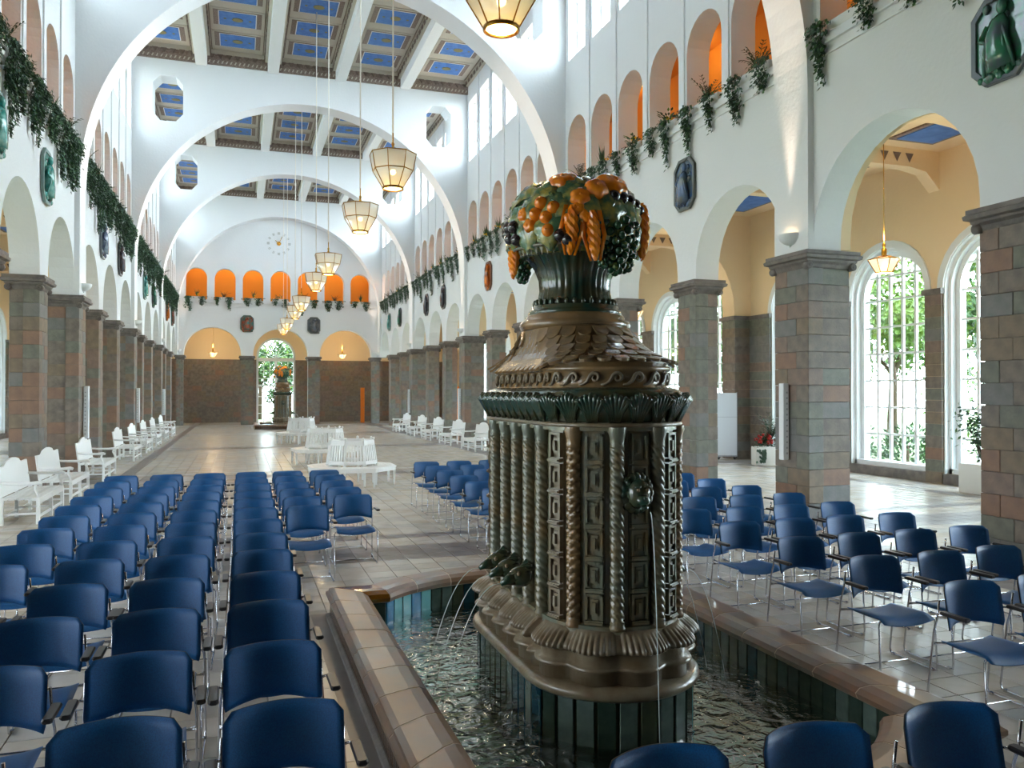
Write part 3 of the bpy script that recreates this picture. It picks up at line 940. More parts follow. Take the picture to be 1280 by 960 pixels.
# foam where the jets fall, extra white flecks at left painting bright reflections
m = MB()
for (cx, cy, r, n) in ((-0.95, 0.9, 0.6, 150), (-0.95, -0.2, 0.5, 90), (-0.95, -1.3, 0.4, 60), (1.0, -0.5, 0.25, 14), (0.35, -1.55, 0.2, 20)):
    for k in range(n):
        a = rnd.random()*2*PI; q = r*math.sqrt(rnd.random()); x = cx+q*math.cos(a); y = cy+q*math.sin(a)*1.3
        if abs(x) > 1.25: continue
        t = a + PI/2 + rnd.uniform(-.3,.3); l = rnd.uniform(0.015, 0.05); w = rnd.uniform(0.003, 0.008)
        c_, s_ = math.cos(t), math.sin(t)
        m.add([(x-l*c_, y-l*s_, -0.018), (x-w*s_, y+w*c_, -0.014), (x+l*c_, y+l*s_, -0.018), (x+w*s_, y-w*c_, -0.014)], [(0,3,2,1)])
m.build('foam_glints', FOAM_GLINT, basin, kind='stuff')

# ============================================================ FOUNTAIN
fount = empty('fountain', (2.37, 5.63, 0))
tag(fount, 'tall dark ceramic fountain topped with orange glazed fruit, standing in the near basin', 'fountain')
S0 = 0.58
def stations(na=10, ns=30, s=S0):
    """(anchor y, normal, lobe phase, u) clockwise from back-left"""
    out = []
    for i in range(ns): out.append((s - 2*s*i/ns, (-1, 0), (i/ns*2*S0)/0.26*PI + (0.5-0.0)*0, i/ns))
    for i in range(na*5): a = PI*i/(na*5); out.append((-s, (-math.cos(a), -math.sin(a)), a/R(36)*PI, 1+i/(na*5)))
    for i in range(ns): out.append((-s + 2*s*i/ns, (1, 0), (i/ns*2*S0)/0.26*PI, 2+i/ns))
    for i in range(na*5): a = PI*i/(na*5); out.append((s, (math.cos(a), math.sin(a)), a/R(36)*PI, 3+i/(na*5)))
    return out
ST = stations()
def ring(rf, z, s=S0, ST=ST):
    r = rf if callable(rf) else (lambda p, u: rf)
    return [(n[0]*r(ph, u), (y/S0)*s + n[1]*r(ph, u), z) for y, n, ph, u in ST]
def lobed(r0, amp):
    return lambda ph, u: r0 + amp*(abs(math.sin(ph)) - 0.4)
def loftpart(name, prof, mm, s=S0, smooth=True, caps=True):
    m = MB(); m.loft([ring(r, z, s[i] if isinstance(s, list) else s) for i, (r, z) in enumerate(prof)], 0, True, caps, smooth)
    o = m.build(name, mm, fount); fixn(o.data); return o
loftpart('plinth', [(0.545,-0.40),(0.545,0.27)], GLAZE_G, smooth=False)
# plinth tiles
per2 = 2*2*S0 + 2*PI*0.553; nt_ = 44
for k in range(nt_):
    d = (k+0.5)*per2/nt_
    if d < 2*S0: p, n = (-0.555, S0-d), (-1, 0)
    elif d < 2*S0 + PI*0.553: a = (d-2*S0)/0.553; n = (-math.cos(a), -math.sin(a)); p = (n[0]*0.555, -S0+n[1]*0.555)
    elif d < 4*S0 + PI*0.553: q = d-2*S0-PI*0.553; p, n = (0.555, -S0+q), (1, 0)
    else: a = (d-4*S0-PI*0.553)/0.553; n = (math.cos(a), math.sin(a)); p = (n[0]*0.555, S0+n[1]*0.555)
    mm = rnd.choices(PTILE, [4,3,2,2])[0]
    if n[0] > 0.80 and n[1] < -0.3: mm = PTILE_B[k % 2]
    inst('plinth_tile', tile_mesh('plinth_tile', 0.112, 0.50, 0.016, mm), fount, loc=(p[0], p[1], -0.24), rot=(0,0,math.atan2(n[1], n[0])+PI/2))
loftpart('torus_moulding', [(0.54,0.255),(0.575,0.262),(0.597,0.28),(0.603,0.30),(0.597,0.32),(0.575,0.338),(0.54,0.345)], GLAZE_S)
loftpart('lower_drum', [(lobed(0.515,0.06),0.33),(lobed(0.515,0.06),0.425),(lobed(0.540,0.06),0.430),(lobed(0.552,0.06),0.445),(lobed(0.540,0.06),0.460),(lobed(0.505,0.06),0.465),(lobed(0.505,0.06),0.56)], GLAZE_S)
def petal(r0, amp): return lambda ph, u: r0 + 0.06*(abs(math.sin(ph))-0.4) + amp*abs(math.cos(ph*10))
ST2 = stations(60, 270)
def loftpart2(name, prof, mm):
    m = MB(); m.loft([ring(r, z, S0, ST2) for r, z in prof], 0, True, True, True)
    o = m.build(name, mm, fount); fixn(o.data); return o
loftpart2('petal_moulding', [(lobed(0.47,0.05),0.55),(petal(0.55,0.012),0.545),(petal(0.562,0.014),0.556),(petal(0.555,0.018),0.574),(petal(0.525,0.018),0.605),(petal(0.495,0.012),0.635),(lobed(0.485,0.05),0.65),(lobed(0.475,0.04),0.665),(0.44,0.67)], GLAZE_S)
loftpart('shaft', [(0.475,0.64),(0.475,0.69),(0.43,0.70),(0.43,1.90),(0.47,1.905),(0.47,1.935)], GLAZE, smooth=False)
loftpart('shaft_ring', [(0.44,1.925),(0.487,1.93),(0.495,1.94),(0.487,1.955),(0.44,1.96)], GLAZE_S)
def twist(name, pitch, lobes, amp, mm, diamond=False):
    m = MB(); H = 1.20; n = 28; L = 150
    rings = []
    for i in range(L+1):
        z = H*i/L
        env = 1.0
        rr = []
        for j in range(n):
            a = 2*PI*j/n
            t = 1 - 2*(1-abs(math.sin((lobes*a + z/pitch*2*PI)/2)))**1.6
            if diamond: t = 1 - 2*(1-min(abs(math.sin((4*a + z/pitch*2*PI)/2)), abs(math.sin((4*a - z/pitch*2*PI)/2))))**1.6
            r = 0.041 + amp*t
            rr.append((r*math.cos(a), r*math.sin(a), 0.72+z))
        rings.append(rr)
    m.loft(rings, 0, True, True, True)
    m.lathe([(0.03,0.665),(0.052,0.67),(0.055,0.69),(0.046,0.705),(0.05,0.715),(0.045,0.73)], 12, 0)
    m.lathe([(0.044,1.80),(0.052,1.81),(0.046,1.825),(0.050,1.86),(0.060,1.90),(0.058,1.93)], 12, 0)
    return m.mesh(name, mm)
TW = twist('twisted_column', 0.05, 4, 0.007, GLAZE)
TWD = twist('diamond_column', 0.055, 4, 0.007, GLAZE_B, True)
def coffer_strip(w):
    m = MB()
    m.box(-w/2, w/2, 0.0, 0.04, 0.69, 1.91)
    nn = 6; h = 1.20/nn
    for k in range(nn):
        z = 0.70 + k*h
        m.box(-w/2+0.004, w/2-0.004, -0.034, 0.0, z, z+0.024)
        m.box(-w/2+0.008, w/2-0.008, -0.046, 0.0, z+0.006, z+0.017)
        for a, b in ((-w/2+0.006, -w/2+0.022), (w/2-0.022, w/2-0.006)): m.box(a, b, -0.026, 0, z+0.03, z+h-0.012)
        m.box(-w/2+0.006, w/2-0.006, -0.026, 0, z+h-0.026, z+h-0.010)
        m.box(-w*0.2, w*0.2, -0.014, 0, z+0.055, z+h-0.045)
        m.box(-w*0.09, w*0.09, -0.032, 0, z+0.072, z+h-0.062)
    return m
CS = coffer_strip(0.125).mesh('coffered_strip', GLAZE)
CSP = coffer_strip(0.12).mesh('coffered_strip', GLAZE_S)
def place(name, me, y, n, r, z=0, par=fount):
    ang = math.atan2(n[1], n[0]) + PI/2
    return inst(name, me, par, loc=(n[0]*r, y+n[1]*r, z), rot=(0,0,ang))
for sg in (-1, 1):
    for k in range(5):
        place('twisted_column', TW, (k-2)*0.26, (sg, 0), 0.452)
    # narrow wall ribs between them
for base in (0, PI):
    y = -S0 if base == 0 else S0
    for k in range(0, 11):
        a = base + k*R(18)
        n = (-math.cos(a), -math.sin(a))
        if k in (1, 3, 7, 9): place('coffered_strip', CS if k in (3,7) else CSP, y, n, 0.445)
        elif k in (2, 8): place('diamond_column', TWD, y, n, 0.45)
        elif k in (4, 6): place('twisted_column', TW, y, n, 0.455)
        elif k == 5:
            place('coffered_strip', CS, y, n, 0.44)
# lion-like spout heads at both ends, beaked spouts on the flanks
def lion_head():
    m = MB()
    m.ball((0,-0.03,0), 0.062, 12, 9, 0, (1,0.9,1.15))
    m.ball((0,-0.085,-0.025), 0.034, 10, 7, 0, (1.1,1.0,0.8))
    m.ball((0,-0.115,-0.012), 0.012, 6, 5, 0, (1.3,1,0.8))
    m.ball((0,-0.095,-0.058), 0.020, 8, 5, 0, (1.2,1,0.6))
    for sx in (-1, 1):
        m.ball((sx*0.024,-0.082,0.022), 0.010, 6, 5, 1)
        m.ball((sx*0.052,-0.02,0.052), 0.018, 6, 5, 0)
        m.ball((sx*0.026,-0.08,0.036), 0.014, 6, 5, 0, (1.5,1,0.6))
    for k in range(16):
        a = 2*PI*k/16
        m.ball((0.07*math.cos(a), -0.005, 0.075*math.sin(a)), 0.026, 6, 5, 0, (1,0.9,1))
    return m.mesh('spout_head', [GLAZE_G, GLAZE_B])
LH = lion_head()
o = place('spout_head', LH, -S0, (-math.cos(R(87)),-math.sin(R(87))), 0.46, 1.52); o.scale = (1.25,1.25,1.35)
place('spout_head', LH, S0, (0,1), 0.47, 1.50)
def beak_head():
    m = MB()
    m.ball((0,-0.06,0.0), 0.06, 10, 8, 0, (0.9,1.3,0.95))
    m.tube([(0,-0.10,-0.005),(0,-0.16,-0.02),(0,-0.185,-0.035)], [0.045,0.022,0.012], 8)
    for sx in (-1, 1):
        m.ball((sx*0.042,-0.09,0.025), 0.013, 6, 5, 1)
        m.add([(sx*0.03,-0.0,0.03),(sx*0.09,0.01,0.08),(sx*0.05,-0.06,0.03)], [(0,1,2)])
    m.ball((0,-0.03,0.05), 0.03, 7, 5, 0, (0.6,1.6,0.7))
    return m.mesh('beaked_spout', [GLAZE_G, GLAZE_B])
BH = beak_head()
for sg in (-1, 1):
    for k in (-1, 0, 1): o = place('beaked_spout', BH, k*0.26-0.13, (sg, 0), 0.49, 0.90); o.scale = (1.25,1.15,1.25)
m = MB()
def jet(p, v, T_=0.5):
    pts = []
    for i in range(12):
        t = T_*i/11; pts.append((p[0]+v[0]*t, p[1]+v[1]*t, p[2]+v[2]*t-4.9*t*t))
    m = MB(); m.tube(pts, 0.0028, 5); m.build('water_jet', JET, fount)
jet((0, -S0-0.60, 1.42), (0.05, -0.12, 0), 0.54)
for sg in (-1, 1):
    for k in (-1, 0, 1): jet((sg*0.71, k*0.26-0.13, 0.86), (sg*0.9, 0.2, 0.1), 0.43)
# capital wreath: bulging ring with curling leaves
loftpart('capital_ring', [(0.44,1.955),(0.475,1.965),(0.485,2.02),(0.50,2.09),(0.50,2.13),(0.475,2.165),(0.42,2.18)], GLAZE_G)
m = MB()
# one acanthus leaf: stem, spreading lobes, curled tip
for k in range(-3, 4):
    a = k*0.30
    m.tube([(0.018*k*0.5,-0.005,0.0),(0.028*k*0.5,-0.035,0.07),(0.05*k*0.5,-0.060,0.13),(0.058*k*0.5,-0.072,0.165-abs(k)*0.008),(0.060*k*0.5,-0.060,0.185-abs(k)*0.012),(0.055*k*0.5,-0.035,0.185-abs(k)*0.012)],
           [0.010,0.014,0.017,0.017,0.013,0.008], 6)
LEAFM = m.mesh('capital_leaf', GLAZE_G)
per3 = 4*S0 + 2*PI*0.47; nl = 38
for k in range(nl):
    d = (k+0.5)*per3/nl
    if d < 2*S0: y, n = S0-d, (-1, 0)
    elif d < 2*S0+PI*0.47: a = (d-2*S0)/0.47; n = (-math.cos(a), -math.sin(a)); y = -S0
    elif d < 4*S0+PI*0.47: n = (1, 0); y = -S0+(d-2*S0-PI*0.47)
    else: a = (d-4*S0-PI*0.47)/0.47; n = (math.cos(a), math.sin(a)); y = S0
    ang = math.atan2(n[1], n[0]) + PI/2
    inst('capital_leaf', LEAFM, fount, loc=(n[0]*0.470, y+n[1]*0.470, 1.955), rot=(0,0,ang))
S1 = 0.55
loftpart('wave_band', [(0.43,2.16),(0.41,2.175),(0.405,2.28),(0.43,2.29),(0.437,2.30),(0.43,2.315),(0.405,2.32),(0.41,2.345)], GLAZE_B, s=S1)
m = MB()
sp = [(-0.085,-0.004,-0.038),(-0.055,-0.007,-0.034),(-0.030,-0.010,-0.018),(-0.015,-0.012,0.006)]
for i in range(14):
    t = i/13; a = R(150) - t*R(400); r = 0.034*(1-t*0.72)
    sp.append((0.022+r*math.cos(a), -0.012, 0.006+r*math.sin(a)))
m.tube(sp, [0.006,0.009,0.012,0.013]+[0.012]*6+[0.009]*4+[0.006]*4, 6)
SCR = m.mesh('wave_scroll', GLAZE_S)
per4 = 4*S1 + 2*PI*0.41; nl = 34
for k in range(nl):
    d = (k+0.5)*per4/nl
    if d < 2*S1: y, n = S1-d, (-1, 0)
    elif d < 2*S1+PI*0.41: a = (d-2*S1)/0.41; n = (-math.cos(a), -math.sin(a)); y = -S1
    elif d < 4*S1+PI*0.41: n = (1, 0); y = -S1+(d-2*S1-PI*0.41)
    else: a = (d-4*S1-PI*0.41)/0.41; n = (math.cos(a), math.sin(a)); y = S1
    inst('wave_scroll', SCR, fount, loc=(n[0]*0.408, y+n[1]*0.408, 2.235), rot=(0,0,math.atan2(n[1], n[0])+PI/2))
# roof, covered with scale tiles
def roof_at(t):    # t 0..1 bottom to top -> r, s, z
    return 0.425 - 0.075*t - 0.03*math.sin(PI*t), S1*(1-t)*1.0 + 0.06*t, 2.34 + 0.29*t - 0.03*math.sin(PI*t)
prof = [roof_at(i/8) for i in range(9)]
loftpart('roof', [(p[0], p[2]) for p in prof], GLAZE_B, s=[p[1] for p in prof])
def scale_mesh(w, h):
    m = MB(); n = 8
    out = [(-w/2, 0)] + [(-w/2*math.cos(PI*i/n), -h*0.45 - h*0.55*math.sin(PI*i/n)) for i in range(n+1)] + [(w/2, 0)]
    top = [(x, -0.004 - 0.004*(1-(2*x/w)**2) + z*0.06, z) for x, z in out]
    bot = [(x, 0.004, z) for x, z in out]
    m.loft([bot, top], 0, True, True)
    return m.mesh('roof_scale', GLAZE_B)
for row in range(5):
    t = 0.12 + row*0.19
    r, s, z = roof_at(t); r2, s2, z2 = roof_at(min(t+0.05, 1))
    per = 4*s + 2*PI*r; n_ = int(per/0.10); w = per/n_
    sm = scale_mesh(w*0.97, 0.115)
    for k in range(n_):
        d = (k+0.5+(row % 2)*0.5)*per/n_ % per
        if d < 2*s: y, n = s-d, (-1, 0)
        elif d < 2*s+PI*r: a = (d-2*s)/r; n = (-math.cos(a), -math.sin(a)); y = -s
        elif d < 4*s+PI*r: n = (1, 0); y = -s+(d-2*s-PI*r)
        else: a = (d-4*s-PI*r)/r; n = (math.cos(a), math.sin(a)); y = s
        slope = math.atan2((r-r2) + abs(n[1])*(s-s2), z2-z)
        M = Matrix.Translation((n[0]*(r+0.004), y+n[1]*(r+0.004), z+0.02)) @ Matrix.Rotation(math.atan2(n[1], n[0])+PI/2, 4, 'Z') @ Matrix.Rotation(-slope, 4, 'X')
        inst('roof_scale', sm, fount, M=M)
# top plate, neck, basket
def lathepart(name, prof, mm, n=32, fl=0, amp=0, par=fount, tilt=0):
    m = MB()
    rings = []
    for q, (r, z) in enumerate(prof):
        am = amp[q] if isinstance(amp, list) else amp
        rings.append([((r+am*math.cos(fl*2*PI*j/(n)))*math.cos(2*PI*j/n), (r+am*math.cos(fl*2*PI*j/(n)))*math.sin(2*PI*j/n), z) for j in range(n)])
    m.loft(rings, 0, True, True, True)
    o = m.build(name, mm, par); fixn(o.data); return o
lathepart('top_plate', [(0.36,2.60),(0.405,2.61),(0.415,2.64),(0.405,2.665),(0.37,2.67),(0.37,2.70),(0.35,2.72)], GLAZE_B)
lathepart('neck_foot', [(0.34,2.71),(0.352,2.725),(0.345,2.745),(0.32,2.755),(0.325,2.775),(0.30,2.79)], GLAZE_G)
lathepart('neck', [(0.30,2.78),(0.27,2.83),(0.255,2.90),(0.26,2.98),(0.29,3.06),(0.35,3.14),(0.40,3.18)], GLAZE_G, n=96, fl=32, amp=[0.002,0.006,0.009,0.010,0.012,0.012,0.004])
m = MB()
for k in range(32):   # little leaves round the foot
    a = 2*PI*k/32
    m.ball((0.298*math.cos(a), 0.298*math.sin(a), 2.80), 0.024, 6, 5, 0, (0.8,0.8,1.3))
m.build('neck_beading', GLAZE_G, fount, kind='stuff')
bask = lathepart('basket', [(0.38,3.14),(0.43,3.16),(0.46,3.19),(0.465,3.205),(0.44,3.22),(0.46,3.30),(0.465,3.42),(0.43,3.54),(0.36,3.62),(0.22,3.67),(0.02,3.68)], LEAF_G, n=48)
m = MB()
for k in range(60):
    a = 2*PI*k/60
    c, s_ = math.cos(a), math.sin(a)
    m.add([(0.455*c-0.014*s_,0.455*s_+0.014*c,3.17),(0.455*c+0.014*s_,0.455*s_-0.014*c,3.17),(0.44*c,0.44*s_,3.115)], [(0,1,2)])
m.tube([(0.468*math.cos(2*PI*k/40),0.468*math.sin(2*PI*k/40),3.185) for k in range(41)], 0.014, 6)
m.build('basket_rim', GLAZE, bask)
def bpos(az, el, r=0.44, zc=3.27, sz=0.90):
    """point on the heap; az measured so that 0 faces the camera side (-y), positive to the right"""
    a = R(az) - PI/2; e = R(el)
    ce = math.cos(e)**0.6; se = math.sin(abs(e))**0.8*(1 if e >= 0 else -1)
    return Vector((r*1.03*ce*math.cos(a), r*1.03*ce*math.sin(a), zc + r*sz*se))
def bmat(az, el, roll=0, r=0.44):
    p = bpos(az, el, r)
    nrm = Vector((math.cos(R(az)-PI/2)*math.cos(R(el)), math.sin(R(az)-PI/2)*math.cos(R(el)), math.sin(R(el))))
    q = nrm.to_track_quat('Z', 'Y')
    return Matrix.Translation(p) @ q.to_matrix().to_4x4() @ Matrix.Rotation(R(roll), 4, 'Z')
def gourd(r, lobes=7, sq=0.75, name='gourd'):
    m = MB(); rings = []
    for i in range(11):
        t = PI*i/10; rr = []
        for j in range(28):
            a = 2*PI*j/28
            rad = r*math.sin(t)*(1-0.10*abs(math.cos(lobes*a/2))**4*1.6) + 0.002
            rr.append((rad*math.cos(a), rad*math.sin(a), r*sq*(-math.cos(t)) - 0.25*r*math.exp(-(t-PI)**2*4)*0.8))
        rings.append(rr)
    m.loft(rings, 0, True, True, True)
    m.ball((0,0,r*sq*0.72), r*0.16, 6, 5, 0)
    return m.mesh(name, FRUIT_O)
G1, G2, G3 = gourd(0.13), gourd(0.085, 6), gourd(0.055, 5, 0.95, 'fruit')
m = MB(); m.ball((0,0,0), 0.052, 12, 9, 0, (1,1,1.25)); m.ball((0,0,0.066), 0.008, 5, 4, 0); PEAR = m.mesh('fruit', FRUIT_O)
m = MB(); m.ball((0,0,0.012), 0.048, 12, 9, 0); PLUMM = m.mesh('fruit', PLUM)
m = MB()
rr_ = random.Random(3)
for k in range(46):
    t = k/46; z = -0.30*t; rad = 0.085*(1-t)**0.6 + 0.012
    a = k*2.4; m.ball((rad*math.cos(a), rad*math.sin(a)*0.8, z), 0.026, 7, 5, 0)
GRP = m.mesh('grape_bunch', GRAPE)
m = MB()
rings = []
for i in range(13):
    t = i/12; r = 0.040*math.sin(PI*min(0.12+t*0.86, 1))**0.6
    rings.append([(r*math.cos(2*PI*j/10)*(1+0.12*(-1)**(i+j)), r*math.sin(2*PI*j/10)*(1+0.12*(-1)**(i+j)), 0.03-0.30*t) for j in range(10)])
m.loft(rings, 0, True, True, False)
for sx in (-1, 1):
    m.loft([[(sx*0.03,0.0,0.03),(sx*0.055,-0.01,0.03),(sx*0.05,0.015,0.03)],[(sx*0.052,-0.005,-0.12),(sx*0.078,-0.01,-0.12),(sx*0.07,0.02,-0.12)],[(sx*0.02,0,-0.27),(sx*0.035,0,-0.27),(sx*0.03,0.01,-0.27)]], 0, True, True, True)
CORN = m.mesh('corn_cob', FRUIT_O)
m = MB()
NV = 9
for sx in (-1, 1):
    rings = []
    for i in range(NV+1):
        t = i/NV; w = 0.095*math.sin(PI*(t*0.92+0.06))**0.7*(1+0.18*math.sin(t*34)); y = -0.13+0.27*t; h = 0.03*math.sin(PI*t)
        rings.append([(0, y, h+0.012), (sx*w*0.5, y, h+0.016+0.006*math.sin(t*34)), (sx*w, y-0.01, h-0.012)])
    m.loft(rings, 0, False, False, True)
m.tube([(0,-0.15,0.0),(0,0,0.044),(0,0.14,0.012)], 0.006, 5)
LEAFB = m.mesh('glazed_leaf', LEAF_G)
def put(nm, me, az, el, roll=0, r=0.44, sc=1.0):
    inst(nm, me, bask, M=bmat(az, el, roll, r) @ Matrix.Scale(sc, 4))
# leaves all over
k = 0
for el, n_, r in ((2, 15, 0.45), (22, 14, 0.455), (44, 11, 0.45), (66, 7, 0.44), (86, 2, 0.43)):
    for q in range(n_):
        put('glazed_leaf', LEAFB, q*360/n_ + el*1.7, el, rnd.uniform(-70, 70)+180*(q % 2), r, rnd.uniform(0.95, 1.25))
put('gourd', G1, 20, 48, 20, 0.47); put('gourd', G1, -38, 60, 0, 0.45, 0.9); put('gourd', G2, -2, 38, 60, 0.48, 1.05)
put('gourd', G2, 92, 20, 0, 0.46); put('gourd', G1, 150, 50, 0, 0.45); put('gourd', G2, 200, 30, 0, 0.46)
put('gourd', G2, -18, 26, 0, 0.48, 0.9)
for az, el, me in ((-52,22,PEAR),(-56,12,PEAR),(-46,8,PEAR),(-40,16,PEAR),(-62,4,G3),(-44,0,PEAR),(-70,14,G3),(-26,6,G3),(-14,8,G3),(-20,14,G3),
                   (110,12,PEAR),(120,8,G3),(130,14,PEAR),(210,8,PEAR),(222,14,G3),(235,6,PEAR),(175,10,G3)):
    put('fruit', me, az, el, rnd.uniform(0, 360), 0.475)
for az, el in ((-84,6),(-92,0),(-78,-2),(-98,8),(24,30),(34,28),(44,26),(14,30),(52,22),(-34,-3),(-28,-6),(140,2),(190,0),(250,5)):
    put('fruit', PLUMM, az, el, 0, 0.47, 1.05)
def hang(nm, me, az, z, r, sc=1.0, ry=0):
    a = R(az)-PI/2
    inst(nm, me, bask, M=Matrix.Translation((r*math.cos(a), r*math.sin(a), z)) @ Matrix.Rotation(R(az), 4, 'Z') @ Matrix.Rotation(R(ry), 4, 'Y') @ Matrix.Scale(sc, 4))
hang('grape_bunch', GRP, 16, 3.36, 0.46, 1.25); hang('grape_bunch', GRP, 30, 3.34, 0.45, 1.1); hang('grape_bunch', GRP, 4, 3.26, 0.45, 0.8); hang('grape_bunch', GRP, -140, 3.3, 0.45); hang('grape_bunch', GRP, 160, 3.3, 0.45)
hang('corn_cob', CORN, -24, 3.40, 0.50, 1.15, 4); hang('corn_cob', CORN, -9, 3.36, 0.51, 1.15, -4); hang('corn_cob', CORN, 60, 3.48, 0.50, 1.35, 4)
hang('corn_cob', CORN, -108, 3.25, 0.46, 0.95); hang('corn_cob', CORN, -96, 3.25, 0.46, 0.9); hang('corn_cob', CORN, 170, 3.38, 0.5, 1.1)

# the same pair again at the far end of the hall
b2 = dup(basin, (PX, PY+45.1, 0)); tag(b2, 'small-looking dark basin at the foot of the far fountain before the garden door', 'basin')
f2 = dup(fount, (2.42, 5.63+45.1, 0)); tag(f2, 'distant dark ceramic fountain with orange fruit top, before the arched garden door', 'fountain')

# ============================================================ CHAIRS
def pad_surface(w, nx, ny, f_front, f_back, mi_f=0, mi_b=1):
    m = MB(); F = []; B = []
    for j in range(ny+1):
        for i in range(nx+1):
            F.append(f_front(i/nx*2-1, j/ny)); B.append(f_back(i/nx*2-1, j/ny))
    n = nx+1
    fs = [(j*n+i, j*n+i+1, (j+1)*n+i+1, (j+1)*n+i) for j in range(ny) for i in range(nx)]
    m.add(F, fs, mi_f, True)
    m.add(B, [tuple(reversed(f)) for f in fs], mi_b, True)
    o = len(F)
    border = [i for i in range(n)] + [j*n+nx for j in range(1, ny+1)] + [ny*n+i for i in range(nx-1, -1, -1)] + [j*n for j in range(ny-1, 0, -1)]
    for a, b in zip(border, border[1:]+border[:1]):
        m.f.append((b, a, o+a, o+b)); m.m.append(mi_b); m.sm.append(True)
    return m
def corner(u, v, rad=0.16):
    # rounded outline: shrink u towards top corners
    return u
def backf(off):
    def g(u, v):
        # v 0 bottom, 1 top
        hw = 0.245
        zz = 0.525 + 0.30*v
        # rounded top corners
        cr = 0.035
        if v > 0.86:
            k = (v-0.86)/0.14; hw2 = hw - cr*(1-math.sqrt(max(0, 1-k*k)))
        elif v < 0.06: hw2 = hw - 0.01
        else: hw2 = hw
        x = u*hw2
        bow = 0.105*(x/0.245)**2
        rise = 0.028*(1-(x/0.245)**2)*(1-v)**2          # lower edge arched upwards in the middle
        y = 0.185 + 0.05*(v-0.2) - bow
        t = 0.014*(1-abs(u)**6)*(1-(2*v-1)**8)+0.004
        return (x, y + off*t, zz + rise)
    return g
m = pad_surface(0.49, 16, 8, backf(-1), backf(1)); BACK = fixn(m.mesh('backrest', [BLUE_F, BLUE_D]))
def seatf(off):
    def g(u, v):
        # v 0 front, 1 rear
        hw = 0.235 - 0.02*v
        x = u*hw; y = -0.25 + 0.42*v
        z = 0.445 - 0.030*(1-u*u) + (0.0 if v > 0.25 else -0.035*((0.25-v)/0.25)**2) - 0.012*v
        t = 0.026*(1-abs(u)**5)*(1-abs(2*v-1)**6)+0.004
        return (x, y, z + (t*0.6 if off > 0 else -t))
    return g
m = pad_surface(0.47, 12, 8, seatf(1), seatf(-1)); SEAT = fixn(m.mesh('seat', [BLUE_F, BLUE_F]))
m = MB()
for sx in (-1, 1):
    X = 0.262*sx
    m.tube([(0.20*sx,-0.20,0.415),(0.245*sx,-0.215,0.42),(X,-0.225,0.405),(X+0.004*sx,-0.245,0.05),(X+0.004*sx,-0.238,0.014),(X+0.004*sx,-0.21,0.009),(X+0.004*sx,0.20,0.009),(X+0.004*sx,0.232,0.014),(X+0.004*sx,0.240,0.05),(X,0.185,0.50),(0.252*sx,0.165,0.60),(0.247*sx,0.155,0.72)], 0.0075, 6)
    m.tube([(X,0.19,0.42),(0.15*sx,0.17,0.41)], 0.007, 5)
    m.tube([(0.252*sx,0.16,0.625),(0.275*sx,0.13,0.64),(0.287*sx,0.08,0.645)], 0.0065, 5)
    for yy in (-0.2, 0.2): m.box(X-0.012, X+0.014, yy-0.014, yy+0.014, 0, 0.02)
m.tube([(-0.20,-0.20,0.41),(0.20,-0.20,0.41)], 0.007, 5)
m.tube([(-0.262,0.19,0.41),(0.262,0.19,0.41)], 0.007, 5)
m.tube([(-0.266,0.05,0.012),(0.266,0.05,0.012)], 0.006, 5)
FRAME = m.mesh('sled_frame', CHROME)
m = MB(); m.bbox(-0.024, 0.024, -0.12, 0.10, -0.012, 0.012, 0.008); ARM = m.mesh('armrest', BLACKP)
def make_chair():
    t = empty('armchair', (0, 0, 0))
    inst('seat', SEAT, t); inst('backrest', BACK, t); inst('sled_frame', FRAME, t)
    for sx in (-1, 1): inst('armrest', ARM, t, loc=(0.290*sx, -0.01, 0.655))
    return t
chair0 = make_chair(); used = [False]
def chair(x, y, label, group, rz=0.0):
    y -= 0.17
    rz += rnd.uniform(-0.02, 0.02)
    if not used[0]:
        used[0] = True; c = chair0; c.location = (x, y, 0); c.rotation_euler = (0,0,rz)
    else: c = dup(chair0, (x, y, 0), rz)
    c['label'] = label; c['category'] = 'chair'; c['group'] = group
    return c
for k in range(13):
    y = 3.62 + 0.88*k
    cols = [-1.77, -1.11, -0.47, 0.18]
    names = ['outermost', 'second from the left', 'third from the left', 'fourth from the left']
    if k >= 7: cols.append(0.75); names.append('fifth from the left')
    if k >= 8: cols.append(1.37); names.append('sixth from the left')
    for x, nm in zip(cols, names):
        chair(x + rnd.uniform(-.012, .012), y + rnd.uniform(-.02, .02), 'blue armchair in the left block, %s row from the camera, %s' % (ORD[k+1], nm), 'blue chairs left of the basin')
for k in range(10):
    y = 4.42 + 0.92*k
    for i, x in enumerate((4.81, 5.47, 6.13, 6.79)):
        if k == 0 and i > 1: continue
        chair(x + rnd.uniform(-.015, .015), y + rnd.uniform(-.02, .02), 'blue armchair right of the basin, %s row from the camera, %s from the basin side' % (ORD[k+1], ORD[i+1]), 'blue chairs right of the basin', 0.0)
for k in range(6):
    y = 15.25 - 0.9*k
    for i, x in enumerate((3.36, 4.0, 4.63)):
        chair(x + rnd.uniform(-.02, .02), y + rnd.uniform(-.02, .02), 'blue armchair behind the fountain, %s row from the back, %s from the left' % (ORD[k+1], ORD[i+1]), 'blue chairs behind the fountain')
for i, x in enumerate((0.84, 1.48, 2.13, 2.80, 3.48)):
    chair(x, 2.70, 'dark blue armchair at the bottom picture edge before the basin, %s from the left' % ORD[i+1], 'blue chairs before the basin')

